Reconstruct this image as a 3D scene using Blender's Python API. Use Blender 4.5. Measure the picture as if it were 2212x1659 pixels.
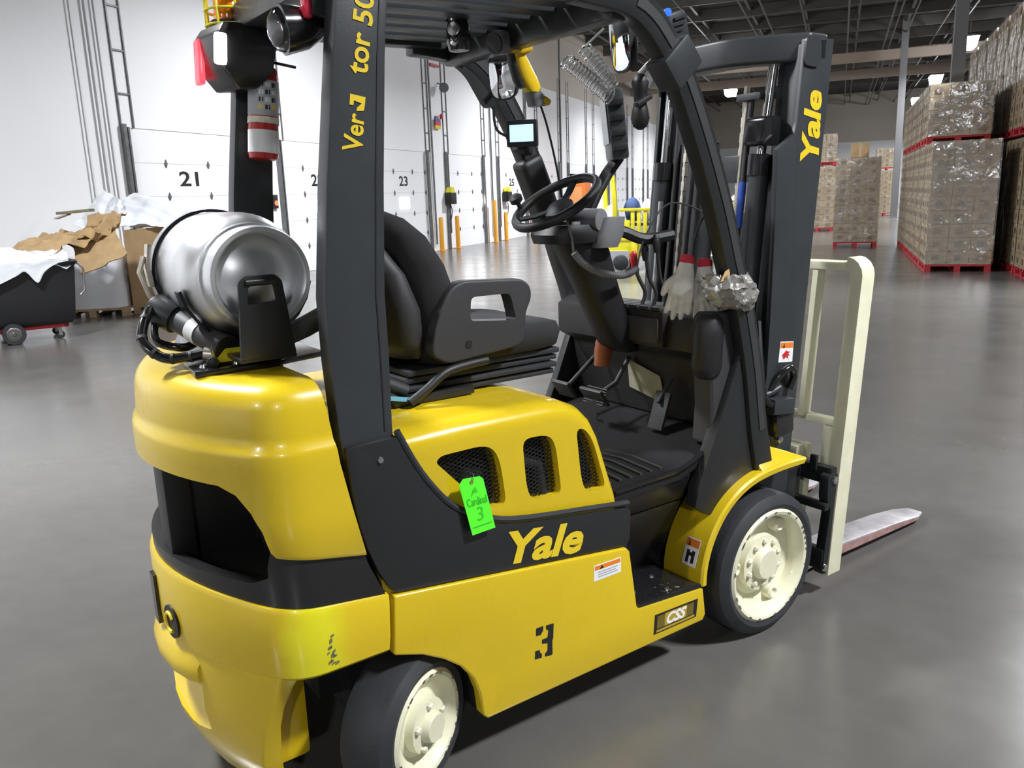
import bpy, bmesh, math, random
from mathutils import Vector, Matrix
random.seed(7)
for o in list(bpy.data.objects):
    bpy.data.objects.remove(o, do_unlink=True)
SC = bpy.context.scene
COL = SC.collection
PI = math.pi

# ---------------------------------------------------------------- camera
# world: X to the right of the dock wall, Y along the dock wall, Z up; the truck stands at the origin
YAW, PITCH, ROLL = math.radians(111.587), math.radians(12.706), math.radians(2.033)
cam_data = bpy.data.cameras.new('camera')
cam = bpy.data.objects.new('camera', cam_data)
COL.objects.link(cam)
cam_data.sensor_width = 36.0
cam_data.lens = 1784.26 / 2212 * 36.0
cam_data.clip_start = 0.05
cam_data.clip_end = 400
_f = Vector((math.cos(YAW)*math.cos(PITCH), math.sin(YAW)*math.cos(PITCH), -math.sin(PITCH)))
_r = Vector((math.sin(YAW), -math.cos(YAW), 0))
_d = _f.cross(_r)
_r2 = _r*math.cos(ROLL) + _d*math.sin(ROLL)
_d2 = -_r*math.sin(ROLL) + _d*math.cos(ROLL)
M = Matrix((( _r2.x, -_d2.x, -_f.x, 0.60398), (_r2.y, -_d2.y, -_f.y, -3.12139), (_r2.z, -_d2.z, -_f.z, 1.55564), (0, 0, 0, 1)))
cam.matrix_world = M
SC.camera = cam

# ---------------------------------------------------------------- world and exposure
wd = bpy.data.worlds.new('world')
SC.world = wd
wd.use_nodes = True
wd.node_tree.nodes['Background'].inputs[0].default_value = (0.75, 0.8, 0.9, 1)
wd.node_tree.nodes['Background'].inputs[1].default_value = 0.15
SC.view_settings.view_transform = 'Standard'
SC.view_settings.look = 'None'
SC.view_settings.gamma = 1.0
SC.view_settings.use_curve_mapping = False
SC.view_settings.exposure = 0.62
SC.cycles.max_bounces = 7
SC.cycles.diffuse_bounces = 3
SC.cycles.glossy_bounces = 4
SC.cycles.transmission_bounces = 6
SC.cycles.transparent_max_bounces = 10
SC.cycles.caustics_refractive = False
SC.cycles.caustics_reflective = False
LAMP_POWER = 660.0          # watts of one high-bay fixture

# ---------------------------------------------------------------- mesh helpers
def box(x0, x1, y0, y1, z0, z1):
    v = [(x, y, z) for z in (z0, z1) for y in (y0, y1) for x in (x0, x1)]
    f = [(0, 2, 3, 1), (4, 5, 7, 6), (0, 1, 5, 4), (2, 6, 7, 3), (0, 4, 6, 2), (1, 3, 7, 5)]
    return v, f

def cbox(c, s, rot=None):
    v, f = box(-s[0]/2, s[0]/2, -s[1]/2, s[1]/2, -s[2]/2, s[2]/2)
    return xf((v, f), c, rot)

def xf(g, loc=(0, 0, 0), rot=None, sc=None):
    v, f = g
    R = rot if rot is not None else Matrix.Identity(3)
    if isinstance(R, tuple):
        R = Matrix.Rotation(R[2], 3, 'Z') @ Matrix.Rotation(R[1], 3, 'Y') @ Matrix.Rotation(R[0], 3, 'X')
    L = Vector(loc)
    s = sc or (1, 1, 1)
    return [tuple(R @ Vector((p[0]*s[0], p[1]*s[1], p[2]*s[2])) + L) for p in v], f

def join(*gs):
    v, f = [], []
    for g in gs:
        n = len(v)
        v += list(g[0])
        f += [tuple(i+n for i in q) for q in g[1]]
    return v, f

def mirror_y(g):
    return [(p[0], -p[1], p[2]) for p in g[0]], [tuple(reversed(q)) for q in g[1]]

def prism(poly, axis, a, b):
    """extrude a 2D polygon along an axis: 'y' takes (x,z), 'x' takes (y,z), 'z' takes (x,y)"""
    def P(p, t):
        if axis == 'y': return (p[0], t, p[1])
        if axis == 'x': return (t, p[0], p[1])
        return (p[0], p[1], t)
    n = len(poly)
    v = [P(p, a) for p in poly] + [P(p, b) for p in poly]
    f = [tuple(range(n)), tuple(range(2*n-1, n-1, -1))]
    f += [(i, i+n, (i+1) % n+n, (i+1) % n) for i in range(n)]
    return v, f

def loft(rings, cap=True, close=True):
    n = len(rings[0])
    v = [p for r in rings for p in r]
    f = []
    for k in range(len(rings)-1):
        for i in range(n if close else n-1):
            j = (i+1) % n
            f.append((k*n+i, k*n+j, (k+1)*n+j, (k+1)*n+i))
    if cap:
        f.append(tuple(range(n-1, -1, -1)))
        f.append(tuple(range((len(rings)-1)*n, len(rings)*n)))
    return v, f

def frames(path, closed=False):
    P = [Vector(p) for p in path]
    n = len(P)
    T = []
    for i in range(n):
        if closed: t = P[(i+1) % n]-P[i-1]
        elif i == 0: t = P[1]-P[0]
        elif i == n-1: t = P[-1]-P[-2]
        else: t = (P[i+1]-P[i]).normalized()+(P[i]-P[i-1]).normalized()
        if t.length < 1e-9: t = Vector((0, 0, 1))
        T.append(t.normalized())
    u = Vector((0, 0, 1)) if abs(T[0].z) < 0.9 else Vector((1, 0, 0))
    u = (u-T[0]*u.dot(T[0])).normalized()
    out = []
    for i in range(n):
        u = u-T[i]*u.dot(T[i])
        u = u.normalized() if u.length > 1e-6 else Vector((1, 0, 0))
        out.append((P[i], T[i], u, T[i].cross(u)))
    return out

def tube(path, r, n=10, closed=False):
    rings = []
    fr = frames(path, closed)
    for k, (p, t, a, b) in enumerate(fr):
        rr = r[k] if isinstance(r, (list, tuple)) else r
        rings.append([tuple(p+a*rr*math.cos(2*PI*i/n)+b*rr*math.sin(2*PI*i/n)) for i in range(n)])
    if closed:
        rings.append(rings[0])
        return loft(rings, cap=False)
    return loft(rings)

def strip(path, w, h, side=(0, 1, 0)):
    """sweep a w x h rectangle: w along `side`, h across it"""
    rings = []
    S = Vector(side).normalized()
    for (p, t, a, b) in frames(path):
        k = t.cross(S).normalized()
        rings.append([tuple(p+S*sx*w/2+k*sz*h/2) for sx, sz in ((-1, -1), (1, -1), (1, 1), (-1, 1))])
    return loft(rings)

def smooth_path(pts, k=6):
    """Catmull-Rom through points"""
    P = [Vector(p) for p in pts]
    out = []
    for i in range(len(P)-1):
        p0, p1, p2 = P[max(i-1, 0)], P[i], P[i+1]
        p3 = P[min(i+2, len(P)-1)]
        for j in range(k):
            t = j/k
            out.append(0.5*((2*p1)+(-p0+p2)*t+(2*p0-5*p1+4*p2-p3)*t*t+(-p0+3*p1-3*p2+p3)*t**3))
    out.append(P[-1])
    return [tuple(p) for p in out]

def axis_rot(axis):
    return Vector((0, 0, 1)).rotation_difference(Vector(axis).normalized()).to_matrix()

def lathe(prof, c=(0, 0, 0), axis=(0, 0, 1), n=24, cap=True):
    """prof: (radius, height) along the axis"""
    rings = [[(r*math.cos(2*PI*i/n), r*math.sin(2*PI*i/n), h) for i in range(n)] for r, h in prof]
    return xf(loft(rings, cap=cap), c, axis_rot(axis))

def cyl(c0, c1, r, n=16, r2=None):
    c0, c1 = Vector(c0), Vector(c1)
    return lathe([(r, 0), (r if r2 is None else r2, (c1-c0).length)], c0, c1-c0, n)

def helix(path_len, r, turns, c, axis, n=14):
    pts = [(r*math.cos(2*PI*i/n), r*math.sin(2*PI*i/n), path_len*i/(turns*n)) for i in range(turns*n+1)]
    R = axis_rot(axis)
    return [tuple(R @ Vector(p)+Vector(c)) for p in pts]

def rpoly(pts, r=0.02, k=4):
    """polygon with rounded corners; r may be a list"""
    n = len(pts)
    out = []
    for i in range(n):
        p, a, b = Vector(pts[i]), Vector(pts[i-1]), Vector(pts[(i+1) % n])
        rr = r[i] if isinstance(r, (list, tuple)) else r
        if rr <= 0:
            out.append(tuple(p)); continue
        da, db = (a-p), (b-p)
        la, lb = min(rr, da.length*0.48), min(rr, db.length*0.48)
        A, B = p+da.normalized()*la, p+db.normalized()*lb
        for j in range(k+1):
            t = j/k
            out.append(tuple(A*(1-t)**2+p*2*t*(1-t)+B*t*t))
    return out

OFF = {}          # base point (in the builder's coordinates) of every thing
def put(name, g, mat, parent=None, bevel=0.0, seg=2, smooth=40, rot=None):
    """link geometry as ONE mesh object"""
    off = Vector(OFF.get(parent.name, (0, 0, 0))) if parent else Vector((0, 0, 0))
    me = bpy.data.meshes.new(name)
    me.from_pydata([tuple(Vector(p)-off) for p in g[0]], [], [q for q in g[1]])
    bm = bmesh.new()
    bm.from_mesh(me)
    bmesh.ops.recalc_face_normals(bm, faces=bm.faces)
    if bevel > 0:
        es = [e for e in bm.edges if len(e.link_faces) == 2 and e.calc_face_angle(0) > 0.6]
        bmesh.ops.bevel(bm, geom=es, offset=bevel, segments=seg, profile=0.6, affect='EDGES', clamp_overlap=True)
    bm.to_mesh(me)
    bm.free()
    finish(me, smooth)
    ob = bpy.data.objects.new(name, me)
    COL.objects.link(ob)
    if mat is not None: me.materials.append(mat)
    if parent:
        ob.parent = parent
        OFF[ob.name] = tuple(off)
    return ob

def finish(me, smooth):
    if smooth:
        me.shade_smooth()
        me.set_sharp_from_angle(angle=math.radians(smooth))

def boolean(ob, g, op='DIFFERENCE'):
    """cut ob with geometry given in the same coordinates as ob was built in"""
    off = Vector(OFF.get(ob.name, (0, 0, 0)))
    me = bpy.data.meshes.new('cutter')
    me.from_pydata([tuple(Vector(p)-off) for p in g[0]], [], g[1])
    bm = bmesh.new(); bm.from_mesh(me); bmesh.ops.recalc_face_normals(bm, faces=bm.faces); bm.to_mesh(me); bm.free()
    c = bpy.data.objects.new('cutter', me)
    COL.objects.link(c)
    par = ob.parent
    ob.parent = None
    mb = ob.matrix_basis.copy(); ob.matrix_basis = Matrix.Identity(4)
    m = ob.modifiers.new('cut', 'BOOLEAN')
    m.object = c; m.operation = op; m.solver = 'EXACT'
    bpy.context.view_layer.update()
    dg = bpy.context.evaluated_depsgraph_get()
    new = bpy.data.meshes.new_from_object(ob.evaluated_get(dg))
    old = ob.data
    ob.modifiers.clear()
    ob.data = new
    new.name = old.name
    bpy.data.meshes.remove(old)
    ob.parent = par
    ob.matrix_basis = mb
    bpy.data.objects.remove(c, do_unlink=True)
    bpy.data.meshes.remove(me)
    finish(new, 40)

def tag(o, label=None, cat=None, group=None, kind=None):
    if label: o['label'] = label
    if cat: o['category'] = cat
    if group: o['group'] = group
    if kind: o['kind'] = kind
    return o

def struct(o):
    o['kind'] = 'structure'
    return o

def empty(name, loc=(0, 0, 0), rz=0.0, off=(0, 0, 0)):
    o = bpy.data.objects.new(name, None)
    COL.objects.link(o)
    o.empty_display_size = 0.1
    o.location = loc
    o.rotation_euler = (0, 0, rz)
    OFF[o.name] = tuple(off)
    return o

def thing(name, base, label, cat, group=None):
    """a thing whose parts are given in world coordinates"""
    return tag(empty(name, base, 0, base), label, cat, group)

TRUCK_ROT = math.radians(90-33.481)
_RT = Matrix.Rotation(TRUCK_ROT, 3, 'Z')
def truck_thing(name, base, label, cat, group=None):
    """a thing whose parts are given in truck coordinates (x forward, y left, z up)"""
    return tag(empty(name, _RT @ Vector(base), TRUCK_ROT, base), label, cat, group)

def copy_tree(o, parent=None):
    c = o.copy()
    COL.objects.link(c)
    c.parent = parent
    OFF[c.name] = OFF.get(o.name, (0, 0, 0))
    for ch in [x for x in o.children]:
        copy_tree(ch, c)
    return c

def text_geom(s, shear=0.0, fat=0.0):
    cu = bpy.data.curves.new('lettering', 'FONT')
    cu.body = s
    cu.shear = shear
    cu.offset = fat
    cu.resolution_u = 3
    ob = bpy.data.objects.new('lettering', cu)
    COL.objects.link(ob)
    bpy.context.view_layer.update()
    me = bpy.data.meshes.new_from_object(ob.evaluated_get(bpy.context.evaluated_depsgraph_get()))
    V = [tuple(v.co) for v in me.vertices]
    F = [tuple(p.vertices) for p in me.polygons]
    bpy.data.objects.remove(ob, do_unlink=True)
    bpy.data.curves.remove(cu)
    bpy.data.meshes.remove(me)
    x0, x1 = min(v[0] for v in V), max(v[0] for v in V)
    y0, y1 = min(v[1] for v in V), max(v[1] for v in V)
    return [((v[0]-x0)/(x1-x0), (v[1]-y0)/(y1-y0)) for v in V], F

def letters(s, quad, nrm, t=0.0012, shear=0.0, fat=0.0, up=0.001):
    """lettering fitted to the quad (bottom-left, bottom-right, top-right, top-left), raised along nrm"""
    uv, F = text_geom(s, shear, fat)
    A, B, C_, D = [Vector(q) for q in quad]
    N = Vector(nrm).normalized()
    v = [tuple((A*(1-a)+B*a)*(1-b)+(D*(1-a)+C_*a)*b+N*up) for a, b in uv]
    return v, F

def flat(quad, nrm, up=0.0008):
    N = Vector(nrm).normalized()*up
    n = len(quad)
    return [tuple(Vector(q)+N) for q in quad], [tuple(range(n))]

def sticker(poly, nrm, t=0.0012):
    """thin solid plate on a surface"""
    N = Vector(nrm).normalized()*t
    n = len(poly)
    v = [tuple(Vector(q)) for q in poly]+[tuple(Vector(q)+N) for q in poly]
    f = [tuple(range(n)), tuple(range(2*n-1, n-1, -1))]+[(i, i+n, (i+1) % n+n, (i+1) % n) for i in range(n)]
    return v, f

def sub(quad, u0, u1, v0, v1):
    A, B, C_, D = [Vector(q) for q in quad]
    P = lambda a, b: tuple((A*(1-a)+B*a)*(1-b)+(D*(1-a)+C_*a)*b)
    return [P(u0, v0), P(u1, v0), P(u1, v1), P(u0, v1)]

# ---------------------------------------------------------------- materials
def mat(name, col, rough=0.5, metal=0.0, spec=0.5, coat=0.0, bump=0.0, bscale=60.0, var=0.0, vscale=8.0,
        emit=None, estr=0.0, alpha=1.0, trans=0.0, rvar=0.0, stretch=None):
    m = bpy.data.materials.new(name)
    m.use_nodes = True
    nt = m.node_tree
    b = nt.nodes['Principled BSDF']
    b.inputs['Base Color'].default_value = (*col, 1)
    b.inputs['Roughness'].default_value = rough
    b.inputs['Metallic'].default_value = metal
    b.inputs['Specular IOR Level'].default_value = spec
    b.inputs['Coat Weight'].default_value = coat
    b.inputs['Coat Roughness'].default_value = 0.08
    b.inputs['Alpha'].default_value = alpha
    b.inputs['Transmission Weight'].default_value = trans
    tc = nt.nodes.new('ShaderNodeTexCoord')
    src = tc.outputs['Object']
    if stretch:
        mp = nt.nodes.new('ShaderNodeMapping')
        mp.inputs['Scale'].default_value = stretch
        nt.links.new(src, mp.inputs['Vector'])
        src = mp.outputs['Vector']
    if var > 0 or rvar > 0:
        n = nt.nodes.new('ShaderNodeTexNoise')
        n.inputs['Scale'].default_value = vscale
        n.inputs['Detail'].default_value = 5
        nt.links.new(src, n.inputs['Vector'])
        if var > 0:
            r = nt.nodes.new('ShaderNodeValToRGB')
            r.color_ramp.elements[0].position = 0.3
            r.color_ramp.elements[1].position = 0.7
            r.color_ramp.elements[0].color = (*[max(c*(1-var), 0) for c in col], 1)
            r.color_ramp.elements[1].color = (*[min(c*(1+var), 1) for c in col], 1)
            nt.links.new(n.outputs['Fac'], r.inputs['Fac'])
            nt.links.new(r.outputs['Color'], b.inputs['Base Color'])
        if rvar > 0:
            mr = nt.nodes.new('ShaderNodeMapRange')
            mr.inputs['From Min'].default_value = 0.3
            mr.inputs['From Max'].default_value = 0.7
            mr.inputs['To Min'].default_value = max(rough-rvar, 0.02)
            mr.inputs['To Max'].default_value = rough+rvar
            nt.links.new(n.outputs['Fac'], mr.inputs['Value'])
            nt.links.new(mr.outputs['Result'], b.inputs['Roughness'])
    if bump > 0:
        n2 = nt.nodes.new('ShaderNodeTexNoise')
        n2.inputs['Scale'].default_value = bscale
        n2.inputs['Detail'].default_value = 4
        nt.links.new(src, n2.inputs['Vector'])
        bp = nt.nodes.new('ShaderNodeBump')
        bp.inputs['Strength'].default_value = bump
        bp.inputs['Distance'].default_value = 0.01
        nt.links.new(n2.outputs['Fac'], bp.inputs['Height'])
        nt.links.new(bp.outputs['Normal'], b.inputs['Normal'])
    if emit:
        b.inputs['Emission Color'].default_value = (*emit, 1)
        b.inputs['Emission Strength'].default_value = estr
    return m

YEL = mat('yellow_paint', (0.65, 0.465, 0.011), 0.3, coat=0.35, var=0.03, vscale=3, rvar=0.06)
# the same yellow with a sprayed patch of lemon touch-up paint round the right rear corner
YELS = mat('yellow_paint_touched_up', (0.65, 0.465, 0.011), 0.3, coat=0.35)
nt = YELS.node_tree
_b = nt.nodes['Principled BSDF']
_tc = nt.nodes.new('ShaderNodeTexCoord')
_vs = nt.nodes.new('ShaderNodeVectorMath'); _vs.operation = 'SUBTRACT'; _vs.inputs[1].default_value = (-1.655, -0.492, 0.53)
_vm = nt.nodes.new('ShaderNodeVectorMath'); _vm.operation = 'MULTIPLY'; _vm.inputs[1].default_value = (13.0, 13.0, 4.5)
_vl = nt.nodes.new('ShaderNodeVectorMath'); _vl.operation = 'LENGTH'
_nz = nt.nodes.new('ShaderNodeTexNoise'); _nz.inputs['Scale'].default_value = 16
_ad = nt.nodes.new('ShaderNodeMath'); _ad.operation = 'ADD'
_mr = nt.nodes.new('ShaderNodeMapRange'); _mr.inputs['From Min'].default_value = 1.05; _mr.inputs['From Max'].default_value = 1.75; _mr.inputs['To Min'].default_value = 1.0; _mr.inputs['To Max'].default_value = 0.0
_mx = nt.nodes.new('ShaderNodeMix'); _mx.data_type = 'RGBA'; _mx.inputs[6].default_value = (0.65, 0.465, 0.011, 1); _mx.inputs[7].default_value = (0.68, 0.63, 0.012, 1)
nt.links.new(_tc.outputs['Object'], _vs.inputs[0]); nt.links.new(_vs.outputs[0], _vm.inputs[0]); nt.links.new(_vm.outputs[0], _vl.inputs[0])
nt.links.new(_tc.outputs['Object'], _nz.inputs['Vector']); nt.links.new(_vl.outputs['Value'], _ad.inputs[0]); nt.links.new(_nz.outputs['Fac'], _ad.inputs[1])
nt.links.new(_ad.outputs[0], _mr.inputs['Value']); nt.links.new(_mr.outputs['Result'], _mx.inputs[0]); nt.links.new(_mx.outputs[2], _b.inputs['Base Color'])
YEL2 = mat('bright_yellow_paint', (0.74, 0.66, 0.02), 0.35, coat=0.2, var=0.05)
BLK = mat('black_satin_paint', (0.015, 0.016, 0.017), 0.38, coat=0.1, bump=0.04, bscale=300, rvar=0.06, vscale=20)
BLK2 = mat('charcoal_steel', (0.030, 0.034, 0.038), 0.42, bump=0.05, bscale=260, var=0.1, vscale=12)
GLB = mat('gloss_black', (0.012, 0.012, 0.013), 0.18, coat=0.4)
PLA = mat('grey_plastic', (0.034, 0.034, 0.036), 0.55, bump=0.12, bscale=420)
PLAD = mat('dark_plastic', (0.010, 0.010, 0.011), 0.5, bump=0.1, bscale=380)
VIN = mat('black_vinyl', (0.013, 0.013, 0.014), 0.33, coat=0.1)
FAB = mat('seat_fabric', (0.02, 0.02, 0.022), 0.9, bump=0.35, bscale=700, var=0.25, vscale=500)
RUB = mat('tyre_rubber', (0.021, 0.023, 0.027), 0.62, bump=0.12, bscale=90, var=0.2, vscale=14)
CRM = mat('cream_paint', (0.74, 0.72, 0.53), 0.42, coat=0.1, var=0.06, vscale=12, bump=0.05, bscale=40)
CRMW = mat('chipped_cream_steel', (0.72, 0.70, 0.55), 0.45, var=0.3, vscale=60, bump=0.2, bscale=80)
CHR = mat('chrome', (0.8, 0.82, 0.85), 0.12, metal=1.0)
STL = mat('bare_steel', (0.5, 0.5, 0.5), 0.35, metal=1.0, var=0.2, vscale=30)
ZNC = mat('zinc_plated', (0.62, 0.58, 0.5), 0.4, metal=1.0, var=0.15, vscale=30)
ALU = mat('tank_aluminium', (0.72, 0.73, 0.74), 0.40, metal=1.0, var=0.1, vscale=6, bump=0.03, bscale=30, rvar=0.08)
RED = mat('red_lacquer', (0.50, 0.018, 0.016), 0.25, coat=0.5)
REDM = mat('red_plastic', (0.55, 0.02, 0.03), 0.4)
WHT = mat('white_print', (0.82, 0.82, 0.82), 0.45)
GREYP = mat('grey_print', (0.40, 0.41, 0.44), 0.45)
ORG = mat('orange_print', (0.78, 0.20, 0.02), 0.45)
BPR = mat('black_print', (0.012, 0.012, 0.012), 0.5)
YPR = mat('yellow_print', (0.75, 0.55, 0.02), 0.45)
GRN = mat('neon_green_card', (0.10, 0.92, 0.03), 0.5)
DGRN = mat('green_ink', (0.035, 0.55, 0.015), 0.6)
GLS = mat('clear_glass', (0.9, 0.92, 0.95), 0.03, trans=1.0)
MIR = mat('mirror_glass', (0.88, 0.9, 0.92), 0.02, metal=1.0)
# ================================================================ the building
WALL = mat('white_wall_paint', (0.88, 0.885, 0.90), 0.55, var=0.01, vscale=0.5, bump=0.02, bscale=20)
TAN = mat('tan_wall_panel', (0.56, 0.50, 0.43), 0.6, var=0.04, vscale=0.4)
CEI = mat('dark_roof_deck', (0.055, 0.05, 0.045), 0.8, var=0.15, vscale=1.0)
JST = mat('joist_paint', (0.10, 0.092, 0.082), 0.6)
BEAM = mat('primed_beam', (0.36, 0.29, 0.23), 0.55)
DOORW = mat('white_door_enamel', (0.88, 0.89, 0.91), 0.45, var=0.01, vscale=1.5)
TRK = mat('galvanised_track', (0.17, 0.175, 0.18), 0.45, metal=0.6, var=0.2, vscale=10)
PIPE = mat('light_grey_conduit', (0.42, 0.42, 0.43), 0.45, metal=0.3)
DAYL = mat('daylight_window', (0.9, 0.9, 0.9), 0.3, emit=(1.0, 0.99, 0.97), estr=6)
LENS = mat('lamp_lens', (0.9, 0.9, 0.9), 0.3, emit=(0.93, 0.95, 1.0), estr=30)
LHSE = mat('lamp_housing', (0.75, 0.75, 0.75), 0.4)
SAF = mat('safety_yellow', (0.80, 0.36, 0.02), 0.4)
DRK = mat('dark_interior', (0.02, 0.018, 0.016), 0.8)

# polished concrete
FLR = bpy.data.materials.new('polished_concrete')
FLR.use_nodes = True
nt = FLR.node_tree
b = nt.nodes['Principled BSDF']
tc = nt.nodes.new('ShaderNodeTexCoord')
n1 = nt.nodes.new('ShaderNodeTexNoise'); n1.inputs['Scale'].default_value = 0.55; n1.inputs['Detail'].default_value = 8; n1.inputs['Roughness'].default_value = 0.62
n2 = nt.nodes.new('ShaderNodeTexNoise'); n2.inputs['Scale'].default_value = 9; n2.inputs['Detail'].default_value = 6
mx = nt.nodes.new('ShaderNodeMix'); mx.data_type = 'FLOAT'; mx.inputs[0].default_value = 0.3
cr = nt.nodes.new('ShaderNodeValToRGB')
cr.color_ramp.elements[0].position = 0.2; cr.color_ramp.elements[0].color = (0.085, 0.081, 0.075, 1)
cr.color_ramp.elements[1].position = 0.8; cr.color_ramp.elements[1].color = (0.135, 0.129, 0.120, 1)
wv = nt.nodes.new('ShaderNodeTexNoise'); wv.inputs['Scale'].default_value = 2.2; wv.inputs['Detail'].default_value = 1
mr = nt.nodes.new('ShaderNodeMapRange'); mr.inputs['From Min'].default_value = 0.3; mr.inputs['From Max'].default_value = 0.7
mr.inputs['To Min'].default_value = 0.20; mr.inputs['To Max'].default_value = 0.25
bp = nt.nodes.new('ShaderNodeBump'); bp.inputs['Strength'].default_value = 0.02; bp.inputs['Distance'].default_value = 0.02
for n in (n1, n2, wv): nt.links.new(tc.outputs['Object'], n.inputs['Vector'])
nt.links.new(n1.outputs['Fac'], mx.inputs[2]); nt.links.new(n2.outputs['Fac'], mx.inputs[3])
nt.links.new(mx.outputs[0], cr.inputs['Fac']); nt.links.new(cr.outputs['Color'], b.inputs['Base Color'])
nt.links.new(wv.outputs['Fac'], mr.inputs['Value']); nt.links.new(mr.outputs['Result'], b.inputs['Roughness'])

b.inputs['Specular IOR Level'].default_value = 0.6

XW, XR, Y0, Y1, ZC = -11.2, 26.0, -26.0, 74.0, 9.0
struct(put('floor', box(XW-3, XR, Y0, Y1, -0.2, 0), FLR, smooth=0))
struct(put('ceiling', box(XW-0.4, XR, Y0, Y1, ZC, ZC+0.2), CEI, smooth=0))
struct(put('wall_back', box(XW, XR, Y1, Y1+0.3, 0, 5.1), WALL, smooth=0))
struct(put('wall_back_upper', box(XW, XR, Y1-0.02, Y1+0.3, 5.1, ZC), TAN, smooth=0))
struct(put('wall_front', box(XW, XR, Y0-0.3, Y0, 0, ZC), WALL, smooth=0))
struct(put('wall_right', box(XR, XR+0.3, Y0, Y1, 0, ZC), WALL, smooth=0))
# dock wall in piers and a header, so that every door stands in its own opening
DOORS = [10.06+4.345*k for k in range(0, 13)]
DW, DH = 3.0, 3.0
g = []
edges = [Y0]+[e for d in DOORS for e in (d-DW/2, d+DW/2)]+[Y1]
for i in range(0, len(edges), 2):
    if edges[i+1] > edges[i]: g.append(box(XW-0.3, XW, edges[i], edges[i+1], 0, DH))
g.append(box(XW-0.3, XW, Y0, Y1, DH, 6.0))
struct(put('wall_left', join(*g), WALL, smooth=0))
struct(put('wall_left_upper', box(XW-0.3, XW+0.015, Y0, Y1, 6.0, ZC), TAN, smooth=0))

# dock doors
sec_h = DH/5
hinge_poly = [(0, -0.075), (0.035, 0), (0, 0.075), (-0.035, 0)]
def door(k, yc, num=None, windows=((0.0),), open_=False):
    d = struct(empty('door_%d' % k, (XW-0.012, yc, 0), 0, (XW-0.012, yc, 0)))
    X = XW-0.012
    for s in range(5):
        z = s*sec_h
        if open_: z = min(z+2.55, 9)
        if open_ and z+sec_h > 5.2: break
        put('door_section', box(X-0.05, X, yc-DW/2+0.005, yc+DW/2-0.005, z+0.002, z+sec_h-0.002), DOORW, d, bevel=0.003, seg=1, smooth=0)
    if not open_:
        for zz in (sec_h*3, sec_h*4, sec_h*2, sec_h):
            for yy in (-0.57, 0.57, -1.38, 1.38):
                put('hinge', xf(prism(hinge_poly, 'x', 0, 0.02), (X, yc+yy, zz)), TRK, d, smooth=0)
        for wy in windows:
            put('door_window', box(X, X+0.012, yc+wy-0.29, yc+wy+0.29, 1.36, 1.66), DAYL, d, smooth=0)
        if num:
            q = [(X, yc-0.26, 1.99), (X, yc+0.26, 1.99), (X, yc+0.26, 2.27), (X, yc-0.26, 2.27)]
            put('door_number', letters(num, q, (1, 0, 0), fat=0.02, up=0.004), BPR, d, smooth=0)
    # tracks: a heavy angle beside the door and an open ladder-like angle above it
    for sgn in (-1, 1):
        ye = yc+sgn*(DW/2+0.03)
        put('track', join(box(XW, XW+0.09, ye-0.035, ye+0.035, 0, DH+0.05), box(XW+0.05, XW+0.10, ye-sgn*0.07-0.02, ye-sgn*0.07+0.02, 0.5, DH)), TRK, d, smooth=0)
        rails = [box(XW, XW+0.03, ye-0.013+dx, ye+0.013+dx, DH, 6.6) for dx in (-0.02, -0.27*sgn if sgn < 0 else 0.24)]
        put('track_rail', join(*rails), TRK, d, smooth=0)
        for r in range(5):
            zz = DH+0.55+r*0.72
            lo, hi = sorted((ye-0.02, ye+(-0.27*sgn if sgn < 0 else 0.24)))
            put('track_rung', box(XW, XW+0.025, lo, hi, zz, zz+0.03), TRK, d, smooth=0)
    return d

nums = {0: '21', 1: '22', 2: '23', 4: '25', 5: '26'}
wins = {0: (0.05,), 1: (-0.06,), 2: (0.0,), 3: (0.0, 1.1), 4: (-0.1,), 5: (0.0,)}
for k, yc in enumerate(DOORS):
    if yc < 5 or yc > 58: continue
    door(k+1, yc, nums.get(k), wins.get(k, ()), open_=(k == 6))
# doors outside the frame: plain leaves so that the openings are closed
for k, yc in enumerate(DOORS):
    if 5 <= yc <= 58: continue
    struct(put('door_%d' % (k+1), box(XW-0.12, XW-0.06, yc-DW/2+0.005, yc+DW/2-0.005, 0.005, DH-0.005), DOORW, smooth=0))
# trailer seen through the one open door, its darkness put into the colour
yo = DOORS[6]
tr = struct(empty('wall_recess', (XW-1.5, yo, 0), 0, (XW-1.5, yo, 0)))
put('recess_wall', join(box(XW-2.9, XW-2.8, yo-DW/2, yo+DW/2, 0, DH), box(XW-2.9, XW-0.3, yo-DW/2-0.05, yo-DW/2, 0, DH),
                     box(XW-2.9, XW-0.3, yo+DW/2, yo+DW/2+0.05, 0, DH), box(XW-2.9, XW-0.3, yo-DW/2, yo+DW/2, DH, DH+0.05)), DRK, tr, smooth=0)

# conduits on the first pier and dock details
def conduit(y, z0, z1, r, lab, x=0.03):
    o = put('conduit', cyl((XW+x+r, y, z0), (XW+x+r, y, z1), r, 8), PIPE)
    return tag(o, lab, 'conduit', 'conduits on the dock wall')
conduit(7.72, 1.75, 8.6, 0.012, 'thin grey conduit on white wall, leftmost of the three')
conduit(8.02, 1.85, 8.6, 0.02, 'thicker dark grey conduit on white wall, middle of the three')
conduit(8.22, 0.3, 8.6, 0.016, 'pale conduit on white wall nearest to the tall door track')
for yy in (20.62, 25.35, 29.05, 33.6):
    tag(put('conduit', cyl((XW+0.05, yy, 0.2), (XW+0.05, yy, 8.5), 0.03, 8), TRK), 'thin dark pipe running up the pier ' + {20.62: 'right of dock door 23', 25.35: 'right of the two-window dock door', 29.05: 'left of dock door 26', 33.6: 'just before the open dock door'}[yy], 'conduit', 'pipes between the far dock doors')

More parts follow.
